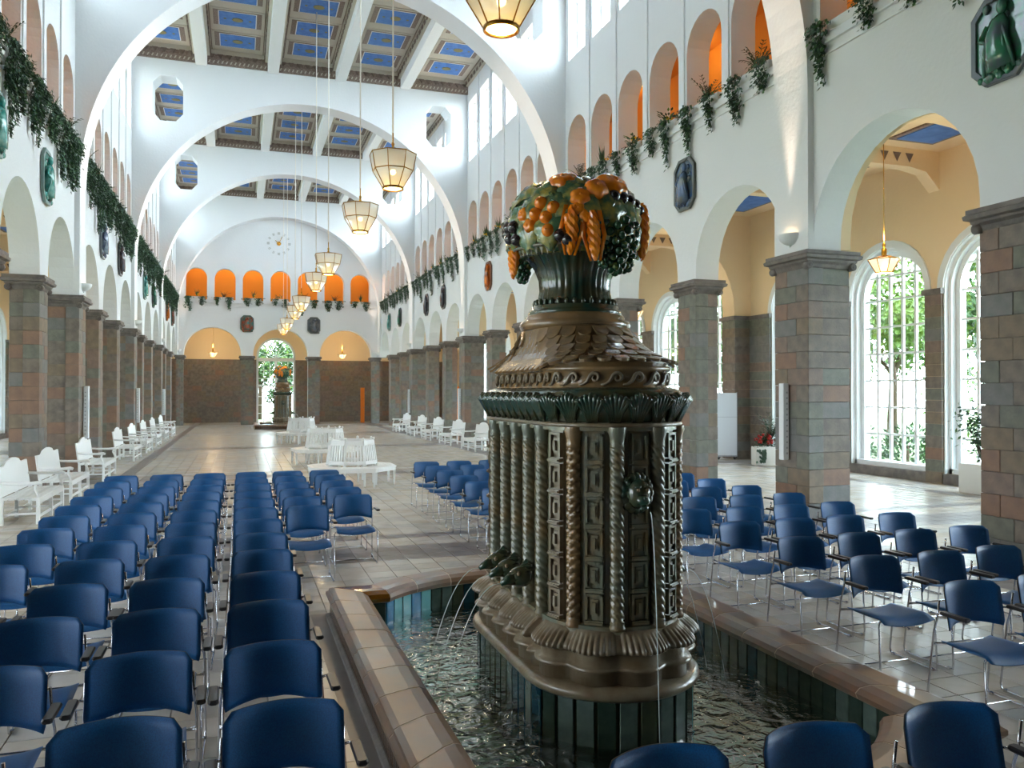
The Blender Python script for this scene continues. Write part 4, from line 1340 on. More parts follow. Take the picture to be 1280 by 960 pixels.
# ============================================================ WHITE BENCHES
def make_bench():
    L = 1.95
    t = empty('garden_bench', (0,0,0))
    # local: length along x, faces -y
    m = MB()
    for k in range(5):
        y = -0.27 + 0.115*k; m.bbox(-L/2, L/2, y, y+0.10, 0.40, 0.43, 0.006)
    m.box(-L/2+0.02, L/2-0.02, -0.27, -0.24, 0.33, 0.40)
    m.build('seat', WHITE_P, t)
    m = MB()
    pts = []
    def topz(x):
        u = abs(x)/(L/2)
        if u < 0.45: return 0.98 + 0.05*math.cos(u/0.45*PI/2)
        if u < 0.60: return 0.98 - 0.06*math.sin((u-0.45)/0.15*PI/2)
        return 0.92 + 0.02*(u-0.6)
    xs_ = [-L/2 + L*i/28 for i in range(29)]
    fr = [[(x, 0.28 + 0.10*(z-0.43), z), (x, 0.305 + 0.10*(z-0.43), z)] for x in xs_ for z in (0.45,)]
    rings = []
    for x in xs_:
        zt = topz(x)
        rings.append([(x,0.275,0.45),(x,0.305,0.45),(x,0.365,zt),(x,0.335,zt)])
    m.loft(rings, 0, True, True)
    m.build('backrest', WHITE_P, t)
    for sx in (-1, 1):
        x = sx*(L/2-0.03)
        m = MB()
        m.tube([(x,0.33,0.68),(x,0.15,0.665),(x,-0.10,0.66),(x,-0.24,0.67),(x,-0.29,0.655)], [0.022,0.026,0.028,0.034,0.026], 8)
        m.tube([(x,-0.22,0.66),(x,-0.20,0.58),(x,-0.24,0.50),(x,-0.25,0.42)], 0.022, 6)
        m.build('armrest', WHITE_P, t)
    for x in (-L/2+0.03, 0, L/2-0.03):
        for y in (-0.25, 0.27):
            m = MB(); m.bbox(x-0.027, x+0.027, y-0.027, y+0.027, 0, 0.40 if y < 0 else 0.45, 0.005); m.build('leg', WHITE_P, t)
    m = MB()
    m.box(-L/2, L/2, -0.262, -0.238, 0.10, 0.14); m.box(-L/2, L/2, 0.258, 0.282, 0.10, 0.14)
    for x in (-L/2+0.03, 0, L/2-0.03): m.box(x-0.014, x+0.014, -0.25, 0.27, 0.16, 0.19)
    m.build('stretcher', WHITE_P, t)
    return t
bench0 = make_bench()
LBY = [16.0, 18.7, 22.7, 28.6, 32.2, 35.8, 39.5, 43.5]
for i, y in enumerate(LBY):
    o = bench0 if i == 0 else dup(bench0)
    o.location = (-3.36, y, 0); o.rotation_euler = (0, 0, R(90))
    tag(o, 'white camel-backed garden bench along the left pillars, %s from the camera' % ORD[i+1], 'bench', 'white benches along the left pillars')
for i, y in enumerate([21.4, 25.0, 29.0, 32.6, 36.2, 39.7, 43.6]):
    o = dup(bench0); o.location = (8.22, y, 0); o.rotation_euler = (0, 0, R(-90))
    tag(o, 'white camel-backed garden bench along the right pillars, %s from the camera' % ORD[i+1], 'bench', 'white benches along the right pillars')
def make_round():
    t = empty('round_bench', (0,0,0))
    n = 8
    def pt(r, k, z): a = 2*PI*(k+0.5)/n; return Vector((r*math.cos(a), r*math.sin(a), z))
    ro, ri = 1.06, 0.60
    m = MB()
    for q in range(4):
        r0 = ri-0.02 + q*(ro-ri+0.02)/4+0.004; r1 = ri-0.02 + (q+1)*(ro-ri+0.02)/4-0.004
        for k in range(n):
            m.loft([[tuple(pt(r0,k,z)),tuple(pt(r1,k,z)),tuple(pt(r1,k+1,z)),tuple(pt(r0,k+1,z))] for z in (0.42, 0.45)], 0, True, True)
    for k in range(n):
        m.loft([[tuple(pt(ro-0.05,k,z)),tuple(pt(ro-0.02,k,z)),tuple(pt(ro-0.02,k+1,z)),tuple(pt(ro-0.05,k+1,z))] for z in (0.35, 0.42)], 0, True, True)
    m.build('seat', WHITE_P, t)
    for k in range(n):
        for r in (ro-0.06, ri-0.02):
            p = pt(r, k, 0); m = MB(); m.loft([[(p.x+a, p.y+b, z) for a, b in ((-s_,-s_),(s_,-s_),(s_,s_),(-s_,s_))] for s_, z in ((0.018,0),(0.03,0.38),(0.03,0.42))], 0, True, True); m.build('leg', WHITE_P, t)
    for k in range(n):
        # back panel: rails, posts, slats; leaning outwards at the foot
        m = MB()
        a, b = pt(0.60, k, 0.50), pt(0.60, k+1, 0.50); a2, b2 = pt(0.52, k, 1.04), pt(0.52, k+1, 1.04)
        def P(u, v): return (a.lerp(b, u)).lerp(a2.lerp(b2, u), v)
        nrm = (b-a).cross(a2-a).normalized()*0.022
        def slab_(u0, u1, v0, v1):
            q = [P(u0,v0),P(u1,v0),P(u1,v1),P(u0,v1)]
            m.loft([[tuple(x-nrm*0.5) for x in q],[tuple(x+nrm*0.5) for x in q]], 0, True, True)
        slab_(0,1,0.80,1.0); slab_(0,1,0.0,0.14); slab_(0,0.07,-0.12,1.04); slab_(0.93,1,-0.12,1.04)
        o = m.build('back_frame', WHITE_P, t)
        for q in range(5):
            m = MB(); u = 0.15 + q*0.155; slab_(u, u+0.085, 0.13, 0.81); m.build('slat', WHITE_P, o)
        p = P(0, 1.0); m = MB(); m.ball((p.x, p.y, p.z+0.04), 0.03, 8, 6); m.build('finial', WHITE_P, t)
    return t
rb = make_round()
for i, (y, nm) in enumerate(((19.2, 'nearest of three, behind the left chairs'), (25.4, 'middle one of three in the hall axis'), (35.6, 'farthest of three, before the far fountain'))):
    o = rb if i == 0 else dup(rb)
    o.location = (LX, y, 0); o.rotation_euler = (0,0,R(6*i))
    tag(o, 'white octagonal slatted seat ring, ' + nm, 'bench', 'white octagonal benches down the middle')

# ============================================================ LANTERNS
def make_lantern():
    t = empty('pendant_lantern', (0,0,0))
    n = 8; lv = [(0.17, 0.0), (0.35, 0.30), (0.405, 0.58)]
    def pt(r, k, z): a = 2*PI*(k+0.5)/n; return (r*math.cos(a), r*math.sin(a), z)
    m = MB()
    for r, z in lv:
        m.tube([pt(r, k, z) for k in range(n)] + [pt(r, 0, z)], 0.010, 5)
    for k in range(n):
        m.tube([pt(r, k, z) for r, z in lv], 0.008, 5)
        m.tube([pt(0.405, k, 0.58), (0, 0, 0.66)], 0.006, 4)
    m.lathe([(0.17,-0.02),(0.185,-0.015),(0.185,0.02),(0.17,0.025)], 20)
    m.build('frame', BRASS, t)
    for k in range(n):
        for (r0, z0), (r1, z1) in zip(lv[:-1], lv[1:]):
            m = MB(); a, b, c, d = pt(r0-0.004,k,z0), pt(r0-0.004,k+1,z0), pt(r1-0.004,k+1,z1), pt(r1-0.004,k,z1)
            m.add([a,b,c,d], [(0,1,2,3)]); m.build('pane', LGLASS, t)
    m = MB(); m.lathe([(0.0,0.0),(0.15,0.002),(0.165,0.01),(0.15,0.02),(0.0,0.022)], 20); m.build('glowing_bowl', BULB, t)
    m = MB(); m.ball((0,0,0.28), 0.05, 10, 8, 0); m.build('bulb', BULB, t)
    m = MB()
    m.lathe([(0.03,0.60),(0.045,0.64),(0.03,0.68),(0.018,0.72),(0.03,0.76),(0.012,0.80),(0.012,0.98)], 10); m.build('finial', BRASS_L, t)
    m = MB(); m.tube([(0,0,0.95),(0,0,9.65)], 0.015, 5); m.build('rod', ROD, t)
    return t
lan = make_lantern()
LY = [7.75, 13.85, 17.85, 24.6, 28.7, 35.8, 39.9, 46.9, 50.9]
for i, y in enumerate(LY):
    o = lan if i == 0 else dup(lan)
    o.location = (LX, y, 5.63 if i else 5.78)
    tag(o, 'octagonal opal glass lantern on a long rod over the hall axis, %s from the camera' % ORD[i+1], 'lamp', 'lanterns down the hall')
    ld = bpy.data.lights.new('lantern_light', 'POINT'); ld.energy = LAMP_W; ld.color = (1, 0.72, 0.38); ld.shadow_soft_size = 0.1
    lo = bpy.data.objects.new('lantern_light', ld); lo.location = (LX, y, 5.5); COL.objects.link(lo)
def make_small():
    t = empty('aisle_lantern', (0,0,0)); n = 8
    def pt(r, k, z): a = 2*PI*(k+0.5)/n; return (r*math.cos(a), r*math.sin(a), z)
    m = MB()
    for r, z in ((0.16,0),(0.32,0.26)): m.tube([pt(r, k, z) for k in range(n)] + [pt(r, 0, z)], 0.010, 5)
    for k in range(n): m.tube([pt(0.16,k,0), pt(0.32,k,0.26)], 0.008, 5); m.tube([pt(0.32,k,0.26),(0,0,0.36)], 0.006, 4)
    m.build('frame', BRASS, t)
    for k in range(n):
        m = MB(); m.add([pt(0.156,k,0),pt(0.156,k+1,0),pt(0.316,k+1,0.26),pt(0.316,k,0.26)], [(0,1,2,3)]); m.build('pane', LGLASS, t)
    m = MB(); m.lathe([(0.0,-0.01),(0.14,-0.005),(0.15,0.005),(0.0,0.01)], 16); m.ball((0,0,0.08), 0.05, 8, 6); m.build('bulb', BULB, t)
    m = MB(); m.lathe([(0.05,0.33),(0.05,0.48),(0.02,0.50),(0.035,0.56),(0.015,0.62)], 10); m.tube([(0,0,0.6),(0,0,3.25)], 0.009, 5); m.build('rod', BRASS_L, t)
    return t
sl = make_small(); first = True
k = 0
for sx, nm in ((12.3, 'right aisle'), (-6.9, 'left aisle')):
    k = 0
    for y in (13.2, 24.2, 35.2, 46.2):
        k += 1
        o = sl if first else dup(sl)
        first = False
        o.location = (sx, y, 4.55)
        tag(o, 'small brass and glass pendant lamp in the %s, %s from the camera' % (nm, ORD[k]), 'lamp', 'pendant lamps of the aisles')
        for dy in (0, -3.67):
            ld = bpy.data.lights.new('aisle_light', 'POINT'); ld.energy = 55 if dy == 0 else 40; ld.color = (1, 0.68, 0.34); ld.shadow_soft_size = 0.1
            if dy == 0:
                lo = bpy.data.objects.new('aisle_light', ld); lo.location = (sx, y+dy, 4.75+0.45); COL.objects.link(lo)
for i, (x, nm) in enumerate(((-1.75, 'left'), (6.9, 'right'))):
    o = dup(sl); o.location = (x, 59.0, 4.55)
    tag(o, 'tiny brass pendant lamp glowing in the %s arch of the far end wall' % nm, 'lamp', 'pendant lamps of the lobby')
    ld = bpy.data.lights.new('lobby_light', 'POINT'); ld.energy = 70; ld.color = (1, 0.72, 0.4); ld.shadow_soft_size = 0.1
    lo = bpy.data.objects.new('lobby_light', ld); lo.location = (x, 59.0, 5.2); COL.objects.link(lo)

# ---- bowl uplights on the ribs, with a narrow beam up the rib
m = MB(); n = 18
rings = []
for i in range(7):
    t = PI/2*i/6
    rings.append([(0.21*math.sin(t)*math.cos(PI*j/n), -0.21*math.sin(t)*math.sin(PI*j/n), -0.19*math.cos(t)) for j in range(n+1)])
m.loft(rings, 0, False, False, True)
m.ball((0,-0.02,-0.20), 0.02, 6, 5)
BOWL = m.mesh('bowl', WHITE_F)
m = MB(); m.lathe([(0.0,0),(0.05,0.0),(0.05,0.02),(0,0.02)], 12, 0, (0,-0.08,-0.05)); UPL = m.mesh('bulb', BULB_W)
cnt = {1: 0, -1: 0}
for b in range(1, 6):
    for sd, X, rz, nm in ((1, RR, R(-90), 'right'), (-1, RL, R(90), 'left')):
        cnt[sd] += 1
        y = RIBS[b]+0.45
        o = inst('bowl_uplight', BOWL, loc=(X, y, 4.86), rot=(0,0,rz))
        tag(o, 'white half-bowl uplight on the %s projecting rib from the camera on the %s wall' % (ORD[b], nm), 'lamp', 'bowl uplights on the ribs')
        inst('bulb', UPL, o)
        ld = bpy.data.lights.new('uplight', 'SPOT'); ld.energy = 900; ld.color = (1, 0.74, 0.55); ld.spot_size = R(26); ld.spot_blend = 0.8; ld.shadow_soft_size = 0.05
        lo = bpy.data.objects.new('uplight', ld); lo.location = (X - sd*0.13, y, 4.90); lo.rotation_euler = (R(180), sd*R(-4), 0); COL.objects.link(lo)
# ---- gallery tubes (real fittings under the gallery ceiling)
m = MB(); m.tube([(0,-0.6,0),(0,0.6,0)], 0.022, 6); TB = m.mesh('gallery_tube', TUBE_L)
for sd, X in ((1, WR+TH+0.9), (-1, WL-TH-0.9)):
    for b in range(5):
        for q, yy in enumerate((2.2, 5.6, 9.0)):
            o = inst('gallery_tube', TB, loc=(X, ribc(b)+yy, 10.66))
            tag(o, 'tube lamp under the %s gallery ceiling, %s bay, %s in the bay' % ('right' if sd > 0 else 'left', ORD[b+1], ORD[q+1]), 'lamp', 'tube lamps of the gallery')
            ld = bpy.data.lights.new('gallery_light', 'POINT'); ld.energy = 7; ld.color = (1, 0.74, 0.42); ld.shadow_soft_size = 0.1
            lo = bpy.data.objects.new('gallery_light', ld); lo.location = (X, ribc(b)+yy, 10.4); COL.objects.link(lo)
for x in NC[::1]:
    ld = bpy.data.lights.new('gallery_light', 'POINT'); ld.energy = 13; ld.color = (1, 0.76, 0.45); ld.shadow_soft_size = 0.1
    lo = bpy.data.objects.new('gallery_light', ld); lo.location = (x, YEND+1.0, 10.5); COL.objects.link(lo)

# ---- column speakers
m = MB(); m.bbox(-0.065, 0.065, -0.12, 0.0, 0, 1.32, 0.012); SPK = m.mesh('column_speaker', WHITE_F)
m = MB()
for k in range(12): m.box(0.066, 0.068, -0.06, -0.03, 0.10+k*0.095, 0.13+k*0.095); m.box(-0.068, -0.066, -0.06, -0.03, 0.10+k*0.095, 0.13+k*0.095)
SPG = m.mesh('grille', mat('speaker grille', (0.70, 0.72, 0.74), 0.6))
m = MB(); m.box(-0.03, 0.03, 0, 0.02, 0.1, 0.16); m.box(-0.03,0.03,0,0.02,1.1,1.16); SPB = m.mesh('bracket', CHROME)
for b in (1, 2, 3, 4):
    for sd, X, rz, nm in ((1, RR-0.02, R(-90), 'right'), (-1, RL+0.02, R(90), 'left')):
        o = inst('column_speaker', SPK, loc=(X, RIBS[b]+0.55, 0.98), rot=(0,0,rz))
        tag(o, 'slim white column loudspeaker on the %s rib pillar of the %s arcade' % (ORD[b], nm), 'speaker', 'column loudspeakers on the rib pillars')
        inst('grille', SPG, o); inst('bracket', SPB, o)

# ---- ceramic reliefs
def relief_mesh(c1, c2, seed, figure):
    q = random.Random(seed)
    m = MB()
    w, h, c = 0.42, 0.56, 0.20
    octp = [(-w+c,-h),(w-c,-h),(w,-h+c),(w,h-c),(w-c,h),(-w+c,h),(-w,h-c),(-w,-h+c)]
    inn = [(x*0.84, z*0.88) for x, z in octp]
    m.loft([[(x,0.0,z) for x,z in octp],[(x,-0.09,z) for x,z in octp],[(x,-0.10,z) for x,z in [(a*0.97,b*0.97) for a,b in octp]],[(x,-0.09,z) for x,z in inn],[(x,-0.04,z) for x,z in inn]], 0, True, False)
    m.add([(x,-0.04,z) for x,z in inn], [tuple(range(8))], 1)
    # a draped figure: body, head, folds, rocky foot
    if figure:
        pts = [(0.02,-0.08,-0.40),(0.0,-0.11,-0.22),(-0.03,-0.13,0.0),(0.02,-0.12,0.18),(0.05,-0.11,0.27)]
        m.tube(pts, [0.20,0.19,0.16,0.13,0.05], 9, 1)
        m.ball((0.06,-0.14,0.36), 0.085, 9, 7, 1, (0.85,1,1.15))
        for k in range(7):
            x = -0.2+0.065*k; m.tube([(x*1.1,-0.10,-0.44),(x*0.9+0.02*q.random(),-0.2-0.02*q.random(),-0.15),(x*0.5,-0.2,0.1),(x*0.3,-0.14,0.25)], [0.03,0.025,0.02,0.015], 5, 1)
        m.tube([(-0.12,-0.16,0.16),(-0.25,-0.16,0.02),(-0.1,-0.22,-0.06)], [0.05,0.04,0.035], 6, 1)
    for k in range(10): m.ball((q.uniform(-0.3,0.3), -0.08, q.uniform(-0.48,-0.36)), q.uniform(0.04,0.08), 6, 5, 1)
    for k in range(6): m.ball((q.uniform(-0.3,0.3), -0.06, q.uniform(0.0,0.46)), q.uniform(0.03,0.07), 6, 5, 1)
    m.xf(Matrix.Scale(0.62, 4, (0,1,0)))
    m.v = [(x, min(y, 0.0), z) for x, y, z in m.v]
    fr = mat('relief rim %s' % seed, tuple(0.5*a+0.16 for a in c2), 0.3)
    return m.mesh('glazed_relief', [fr, mat('relief glaze %s' % seed, c1, 0.18, noise=(c2, 4.5, 4, 0.4, 0.62), coat=0.4)])
RCOL = {'green': ((0.20,0.48,0.36),(0.30,0.36,0.40)), 'blue': ((0.22,0.34,0.50),(0.30,0.34,0.32)), 'orange': ((0.85,0.45,0.12),(0.55,0.30,0.15)), 'dark': ((0.22,0.22,0.26),(0.36,0.36,0.38)),
        'teal': ((0.20,0.55,0.52),(0.55,0.75,0.72)), 'brown': ((0.36,0.30,0.30),(0.25,0.30,0.34)), 'violet': ((0.36,0.40,0.52),(0.55,0.62,0.66)), 'grey': ((0.30,0.32,0.36),(0.42,0.42,0.42)), 'red': ((0.60,0.28,0.18),(0.25,0.45,0.42))}
RM = {}
for i, (k_, v) in enumerate(RCOL.items()): RM[k_] = fixn(relief_mesh(v[0], v[1], 20+i, True))
pr = [ribc(b)+3.6667*i for b in range(5) for i in (1, 2)]
right_c = ['green','green','green','blue','teal','brown','orange','dark','dark','green','teal']
rc = {8.13:'green', 15.47:'blue', 19.13:'brown', 26.47:'grey', 30.13:'orange', 37.47:'dark', 41.13:'dark', 48.47:'green', 52.13:'teal', 4.47:'green'}
lc = {15.47:'teal', 19.13:'teal', 26.47:'violet', 30.13:'brown', 37.47:'teal', 41.13:'green', 48.47:'orange', 52.13:'red', 8.13:'green', 4.47:'green'}
for sd, X, rz, d_, nm in ((1, WR, R(-90), rc, 'right'), (-1, WL, R(90), lc, 'left')):
    k = 0
    for y in pr:
        key = min(d_, key=lambda a: abs(a-y)); col = d_[key]
        if y < 7: continue
        if sd < 0 and y < 15: continue
        k += 1
        if abs(y-8.13) < 0.1: y = NEARP
        o = inst('glazed_relief', RM[col], loc=(X - sd*0.015, y, 6.62), rot=(0,0,rz))
        tag(o, '%s glazed octagonal ceramic relief between arches, %s from the camera on the %s wall' % (col, ORD[k], nm), 'relief', 'ceramic reliefs between the arches')
for x, col, nm in ((0.43, 'red', 'left'), (4.70, 'grey', 'right')):
    o = inst('glazed_relief', RM[col], loc=(x, YEND-0.015, 6.62)); tag(o, '%s ceramic relief on the far end wall, %s of the middle arch' % (col, nm), 'relief', 'ceramic reliefs between the arches')

# ---- wall clock
ck = empty('wall_clock', (2.42, YEND-0.01, 12.0))
tag(ck, 'round clock of grey hour marks with a gold centre, high on the far end wall', 'clock')
m = MB()
for k in range(12):
    a = 2*PI*k/12; r0, r1 = 0.60, 0.76
    for off in ((-0.035, 0.035) if k % 3 else (-0.055, 0, 0.055)):
        d = Vector((math.sin(a), 0, math.cos(a))); t_ = Vector((math.cos(a), 0, -math.sin(a)))
        q = [d*r0+t_*(off-0.014), d*r0+t_*(off+0.014), d*r1+t_*(off+0.014), d*r1+t_*(off-0.014)]
        m.loft([[tuple(p) for p in q],[tuple(p+Vector((0,-0.03,0))) for p in q]], 0, True, True)
m.build('hour_marks', SILVER, ck)
m = MB()
for k in range(10):
    a = 2*PI*k/10; m.ball((0.10*math.cos(a),-0.03,0.10*math.sin(a)), 0.045, 6, 5, 0, (1,0.5,1))
m.ball((0,-0.04,0), 0.06, 8, 6, 0, (1,0.5,1)); m.build('rosette', BRASS_L, ck)
for L, a, nm in ((0.34, R(312), 'hour_hand'), (0.56, R(24), 'minute_hand')):
    m = MB(); d = Vector((math.sin(a),0,math.cos(a))); m.tube([(0,-0.05,0), tuple(d*L*0.8+Vector((0,-0.05,0))), tuple(d*L+Vector((0,-0.05,0)))], [0.018,0.022,0.004], 5); m.build(nm, BRASS_L, ck)

# ============================================================ PLANTS
def leaf(m, p, d, n, L, w, mi=0):
    d = Vector(d).normalized(); n = Vector(n)
    s_ = d.cross(n)
    if s_.length < 1e-4: s_ = d.cross(Vector((1,0,0)))
    s_.normalize(); p = Vector(p); up = s_.cross(d)
    a = p + d*L*0.5 + s_*w/2; b = p + d*L; c = p + d*L*0.5 - s_*w/2
    mid = p + d*L*0.5 - up*w*0.18
    m.add([tuple(p), tuple(a), tuple(b), tuple(c), tuple(mid)], [(0,1,4),(1,2,4),(2,3,4),(3,0,4)], mi)
def trailing(seed, L, dens):
    """ivy hanging down a wall; local: wall plane y=0, room towards -y, hangs from z=0"""
    q = random.Random(seed); m = MB()
    for s_ in range(5):
        x = q.uniform(-0.16, 0.16); l = L*q.uniform(0.45, 1.0); pts = []
        for i in range(9):
            t = i/8; pts.append((x + 0.05*math.sin(t*5+s_) , -0.10 - 0.06*math.sin(PI*min(t*2,1)) + q.uniform(-.01,.01), 0.10*math.sin(PI*min(t*3,1)) - l*t))
        m.tube(pts, 0.004, 3, 0, False)
        for k in range(int(dens*l)):
            t = q.random()**1.25; i = min(int(t*8), 7); f = t*8-i
            p = Vector(pts[i]).lerp(Vector(pts[i+1]), f)
            sp = 0.10*(1-t*0.72)
            p += Vector((q.gauss(0,sp), -abs(q.gauss(0,sp*0.7)), q.gauss(0,0.03)))
            leaf(m, p, (q.gauss(0,0.6), q.gauss(-0.4,0.4), -0.8), (q.gauss(0,.4),-1,q.gauss(0.3,.4)), q.uniform(0.06,0.11), q.uniform(0.04,0.075), q.choice((1,1,2,3)))
    return m.mesh('trailing_ivy', [STEM, LEAVES[0], LEAVES[1], LEAVES[2]])
TR = [trailing(i, 0.7+0.13*i, 85) for i in range(5)]
TRL = [trailing(20+i, 1.1+0.15*i, 120) for i in range(4)]
def upright(seed, kind):
    q = random.Random(seed); m = MB()
    if kind == 'palm':
        for k in range(14):
            a = q.uniform(0, 2*PI); l = q.uniform(0.35, 0.7); sp = q.uniform(0.3, 0.8)
            pts = [Vector((0,0,0))]
            for i in range(1, 7):
                t = i/6; pts.append(Vector((math.cos(a)*l*sp*t, math.sin(a)*l*sp*t, l*(t-0.55*sp*t*t*1.2))))
            m.tube(pts, 0.005, 3, 0, False)
            for i in range(1, 7):
                for sx in (-1, 1):
                    d = (pts[i]-pts[i-1]).normalized(); side = d.cross(Vector((0,0,1))).normalized()*sx
                    leaf(m, pts[i-1].lerp(pts[i],0.5), d*0.8+side*0.7+Vector((0,0,-0.25)), (0,0,1), 0.15*(1-i/12), 0.03, 1 if kind else 2)
    elif kind == 'spiky':
        for k in range(16):
            a = q.uniform(0, 2*PI); l = q.uniform(0.35, 0.62); sp = q.uniform(0.1, 0.65)
            leaf(m, (0,0,0), (math.cos(a)*sp, math.sin(a)*sp, 1), (math.cos(a),math.sin(a),0.2), l, 0.05, q.choice((1,1,2,3)))
    else:
        for k in range(60):
            a = q.uniform(0, 2*PI); e = q.uniform(0.1, 1.3); r = q.uniform(0.05, 0.24)
            p = Vector((r*math.cos(a), r*math.sin(a)*0.7, 0.05+r*math.sin(e)))
            leaf(m, p, (math.cos(a), math.sin(a), 0.5), (0,0,1), q.uniform(.08,.14), 0.06, q.choice((1,2,2,4)))
    if kind != 'palm':
        for k in range(7):
            p = (q.uniform(-.12,.12), q.uniform(-.12,0), q.uniform(0.08,0.2)); m.ball(p, 0.032, 6, 4, 5)
    return m.mesh('potted_plant', [STEM, LEAVES[0], LEAVES[2], LEAVES[1], LEAVES[3], YELL])
UP = [upright(1,'palm'), upright(2,'spiky'), upright(3,'bush'), upright(4,'palm'), upright(5,'spiky')]
m = MB(); m.bbox(-0.52, 0.52, -0.10, 0.14, 0.0, 0.17, 0.01); BOXM = m.mesh('window_box', PLANTER)
def plants_at(x, y, z, rz, where, lush, seed, longer=0.0):
    q = random.Random(seed)
    bx = inst('window_box', BOXM, loc=(x, y, z), rot=(0,0,rz))
    tag(bx, 'white trough in the %s' % where, 'planter', 'planter troughs of the galleries')
    c, s_ = math.cos(rz), math.sin(rz)
    def at(u, v): return (x + c*u - s_*v, y + s_*u + c*v)
    spots = (-0.42, 0.38) if not lush else (-0.5, -0.08, 0.36)
    nm = ('left', 'right') if not lush else ('left', 'middle', 'right')
    for u, w in zip(spots, nm):
        me = q.choice(TRL if lush else TR)
        px, py = at(u+q.uniform(-.06,.06), -0.06)
        o = inst('trailing_ivy', me, loc=(px, py, z+0.14), rot=(0,0,rz)); o.scale = (q.uniform(0.85,1.15), 1, q.uniform(0.75,1.1)+longer)
        tag(o, 'trailing ivy on the %s of the %s' % (w, where), 'plant', 'trailing plants of the galleries')
    px, py = at(q.uniform(-.25,.3), -0.02)
    o = inst('potted_plant', q.choice(UP), loc=(px, py, z+0.15), rot=(0,0,q.uniform(0,6)))
    o.scale = (1,1,1)
    tag(o, 'upright plant in the %s' % where, 'plant', 'upright plants of the galleries')
for sd, X, rz, nm in ((1, WR+0.10, R(-90), 'right'), (-1, WL-0.10, R(90), 'left')):
    for b in range(5):
        if b == 0 and sd < 0: continue
        for i, c in enumerate(GAL_C[b]):
            if sd < 0 and c < 13: continue
            if sd > 0 and c < 5: continue
            plants_at(X, c, GZ, rz, '%s gallery opening, %s bay, %s wall' % (ORD[i+1], ORD[b+1], nm), sd < 0, int(c*10)+sd)
for i, x in enumerate(NC):
    plants_at(x, YEND+0.10, 8.15, 0, '%s opening of the far end wall' % ORD[i+1], False, 900+i, -0.25)

# ---- planters and screens in the right aisle
t = empty('flower_trough', (14.75, 20.4, 0), R(-14)); tag(t, 'white trough of red flowers by the right aisle windows, behind the rib pillar', 'planter')
m = MB(); m.bbox(-0.45, 0.45, -0.2, 0.2, 0.0, 0.55, 0.02); m.build('box', PLANTER, t)
m = MB(); q = random.Random(5)
for k in range(180):
    p = (q.uniform(-.42,.42), q.uniform(-.2,.2), 0.5+q.uniform(0,.28)); leaf(m, p, (q.gauss(0,1), q.gauss(0,1), 0.4), (0,0,1), 0.13, 0.07, 0)
for k in range(50):
    p = (-0.2-abs(q.gauss(0,.1)), -0.23, 0.5-q.uniform(0,.35)); leaf(m, p, (q.gauss(0,.4), -0.4, -1), (0,-1,0), 0.11, 0.07, 0)
m.build('foliage', LEAVES[0], t, kind='stuff')
m = MB()
for k in range(34): m.ball((q.uniform(-.4,.4), q.uniform(-.24,.1), 0.66+q.uniform(0,.24)), 0.045, 6, 5)
m.build('blossoms', REDF, t, kind='stuff')
o = inst('palm_frond', UP[0], t, loc=(0.1, 0.02, 0.75)); o.scale = (1.5,1.5,1.7)
o = inst('palm_frond', UP[3], t, loc=(-0.15, 0.02, 0.6)); o.scale = (1.1,1.1,1.3)
t = empty('potted_shrub', (15.0, 13.3, 0)); tag(t, 'leafy shrub in a white cube planter before the right window, beside the near pillar', 'plant')
m = MB(); m.bbox(-0.34, 0.34, -0.34, 0.34, 0.0, 0.62, 0.02); m.box(-0.3,0.3,-0.3,0.3,0.55,0.6); m.build('cube_planter', PLANTER, t)
m = MB(); q = random.Random(8)
tips = []
for k in range(7):
    a = q.uniform(0, 2*PI); e = [Vector((0,0,0.6))]
    for i in range(1, 6): e.append(Vector((math.cos(a)*0.07*i*q.uniform(.8,1.2), math.sin(a)*0.07*i, 0.6+0.2*i)))
    m.tube(e, [0.014-0.002*i for i in range(6)], 5, 0); tips += e[2:]
for k in range(420):
    p = q.choice(tips) + Vector((q.gauss(0,.16), q.gauss(0,.16), q.gauss(0.02,.15)))
    leaf(m, p, (q.gauss(0,1), q.gauss(0,1), q.gauss(0,.6)), (q.gauss(0,1),q.gauss(0,1),1), 0.12, 0.06, q.choice((1,1,2)))
m.build('foliage', [STEM, LEAVES[0], LEAVES[1]], t)
t = empty('folding_screen', (14.35, 22.5, 0), 0); tag(t, 'white two-panel display screen on castors in the right aisle before the window', 'screen')
def scr(x0, y0, x1, y1, nm):
    d = Vector((x1-x0, y1-y0, 0)); L = d.length; d.normalize(); a = math.atan2(d.y, d.x)
    m = MB(); m.bbox(0, L, -0.02, 0.02, 0.14, 2.12, 0.006)
    o = m.build('panel', PAPER, t, loc=(x0, y0, 0)); o.rotation_euler = (0,0,a)
    f = MB(); f.box(0,L,-0.024,0.024,0.10,0.14); f.box(0,0.02,-0.024,0.024,0.1,2.14); f.box(L-0.02,L,-0.024,0.024,0.1,2.14); f.box(0.0,L,-0.022,-0.0205,1.35,1.36)
    f.build('panel_frame', mat('grey metal edge', (0.62,0.64,0.68), 0.4), o)
    for u in (0.08, L-0.08):
        c = MB(); c.ball((u, 0, 0.05), 0.05, 8, 6); c.box(u-0.015,u+0.015,-0.16,0.16,0.07,0.10); c.build('castor', BLACKP, o)
scr(-0.62, -0.10, 0.0, 0.06, 'a'); scr(0.0, 0.06, 0.66, -0.12, 'b')
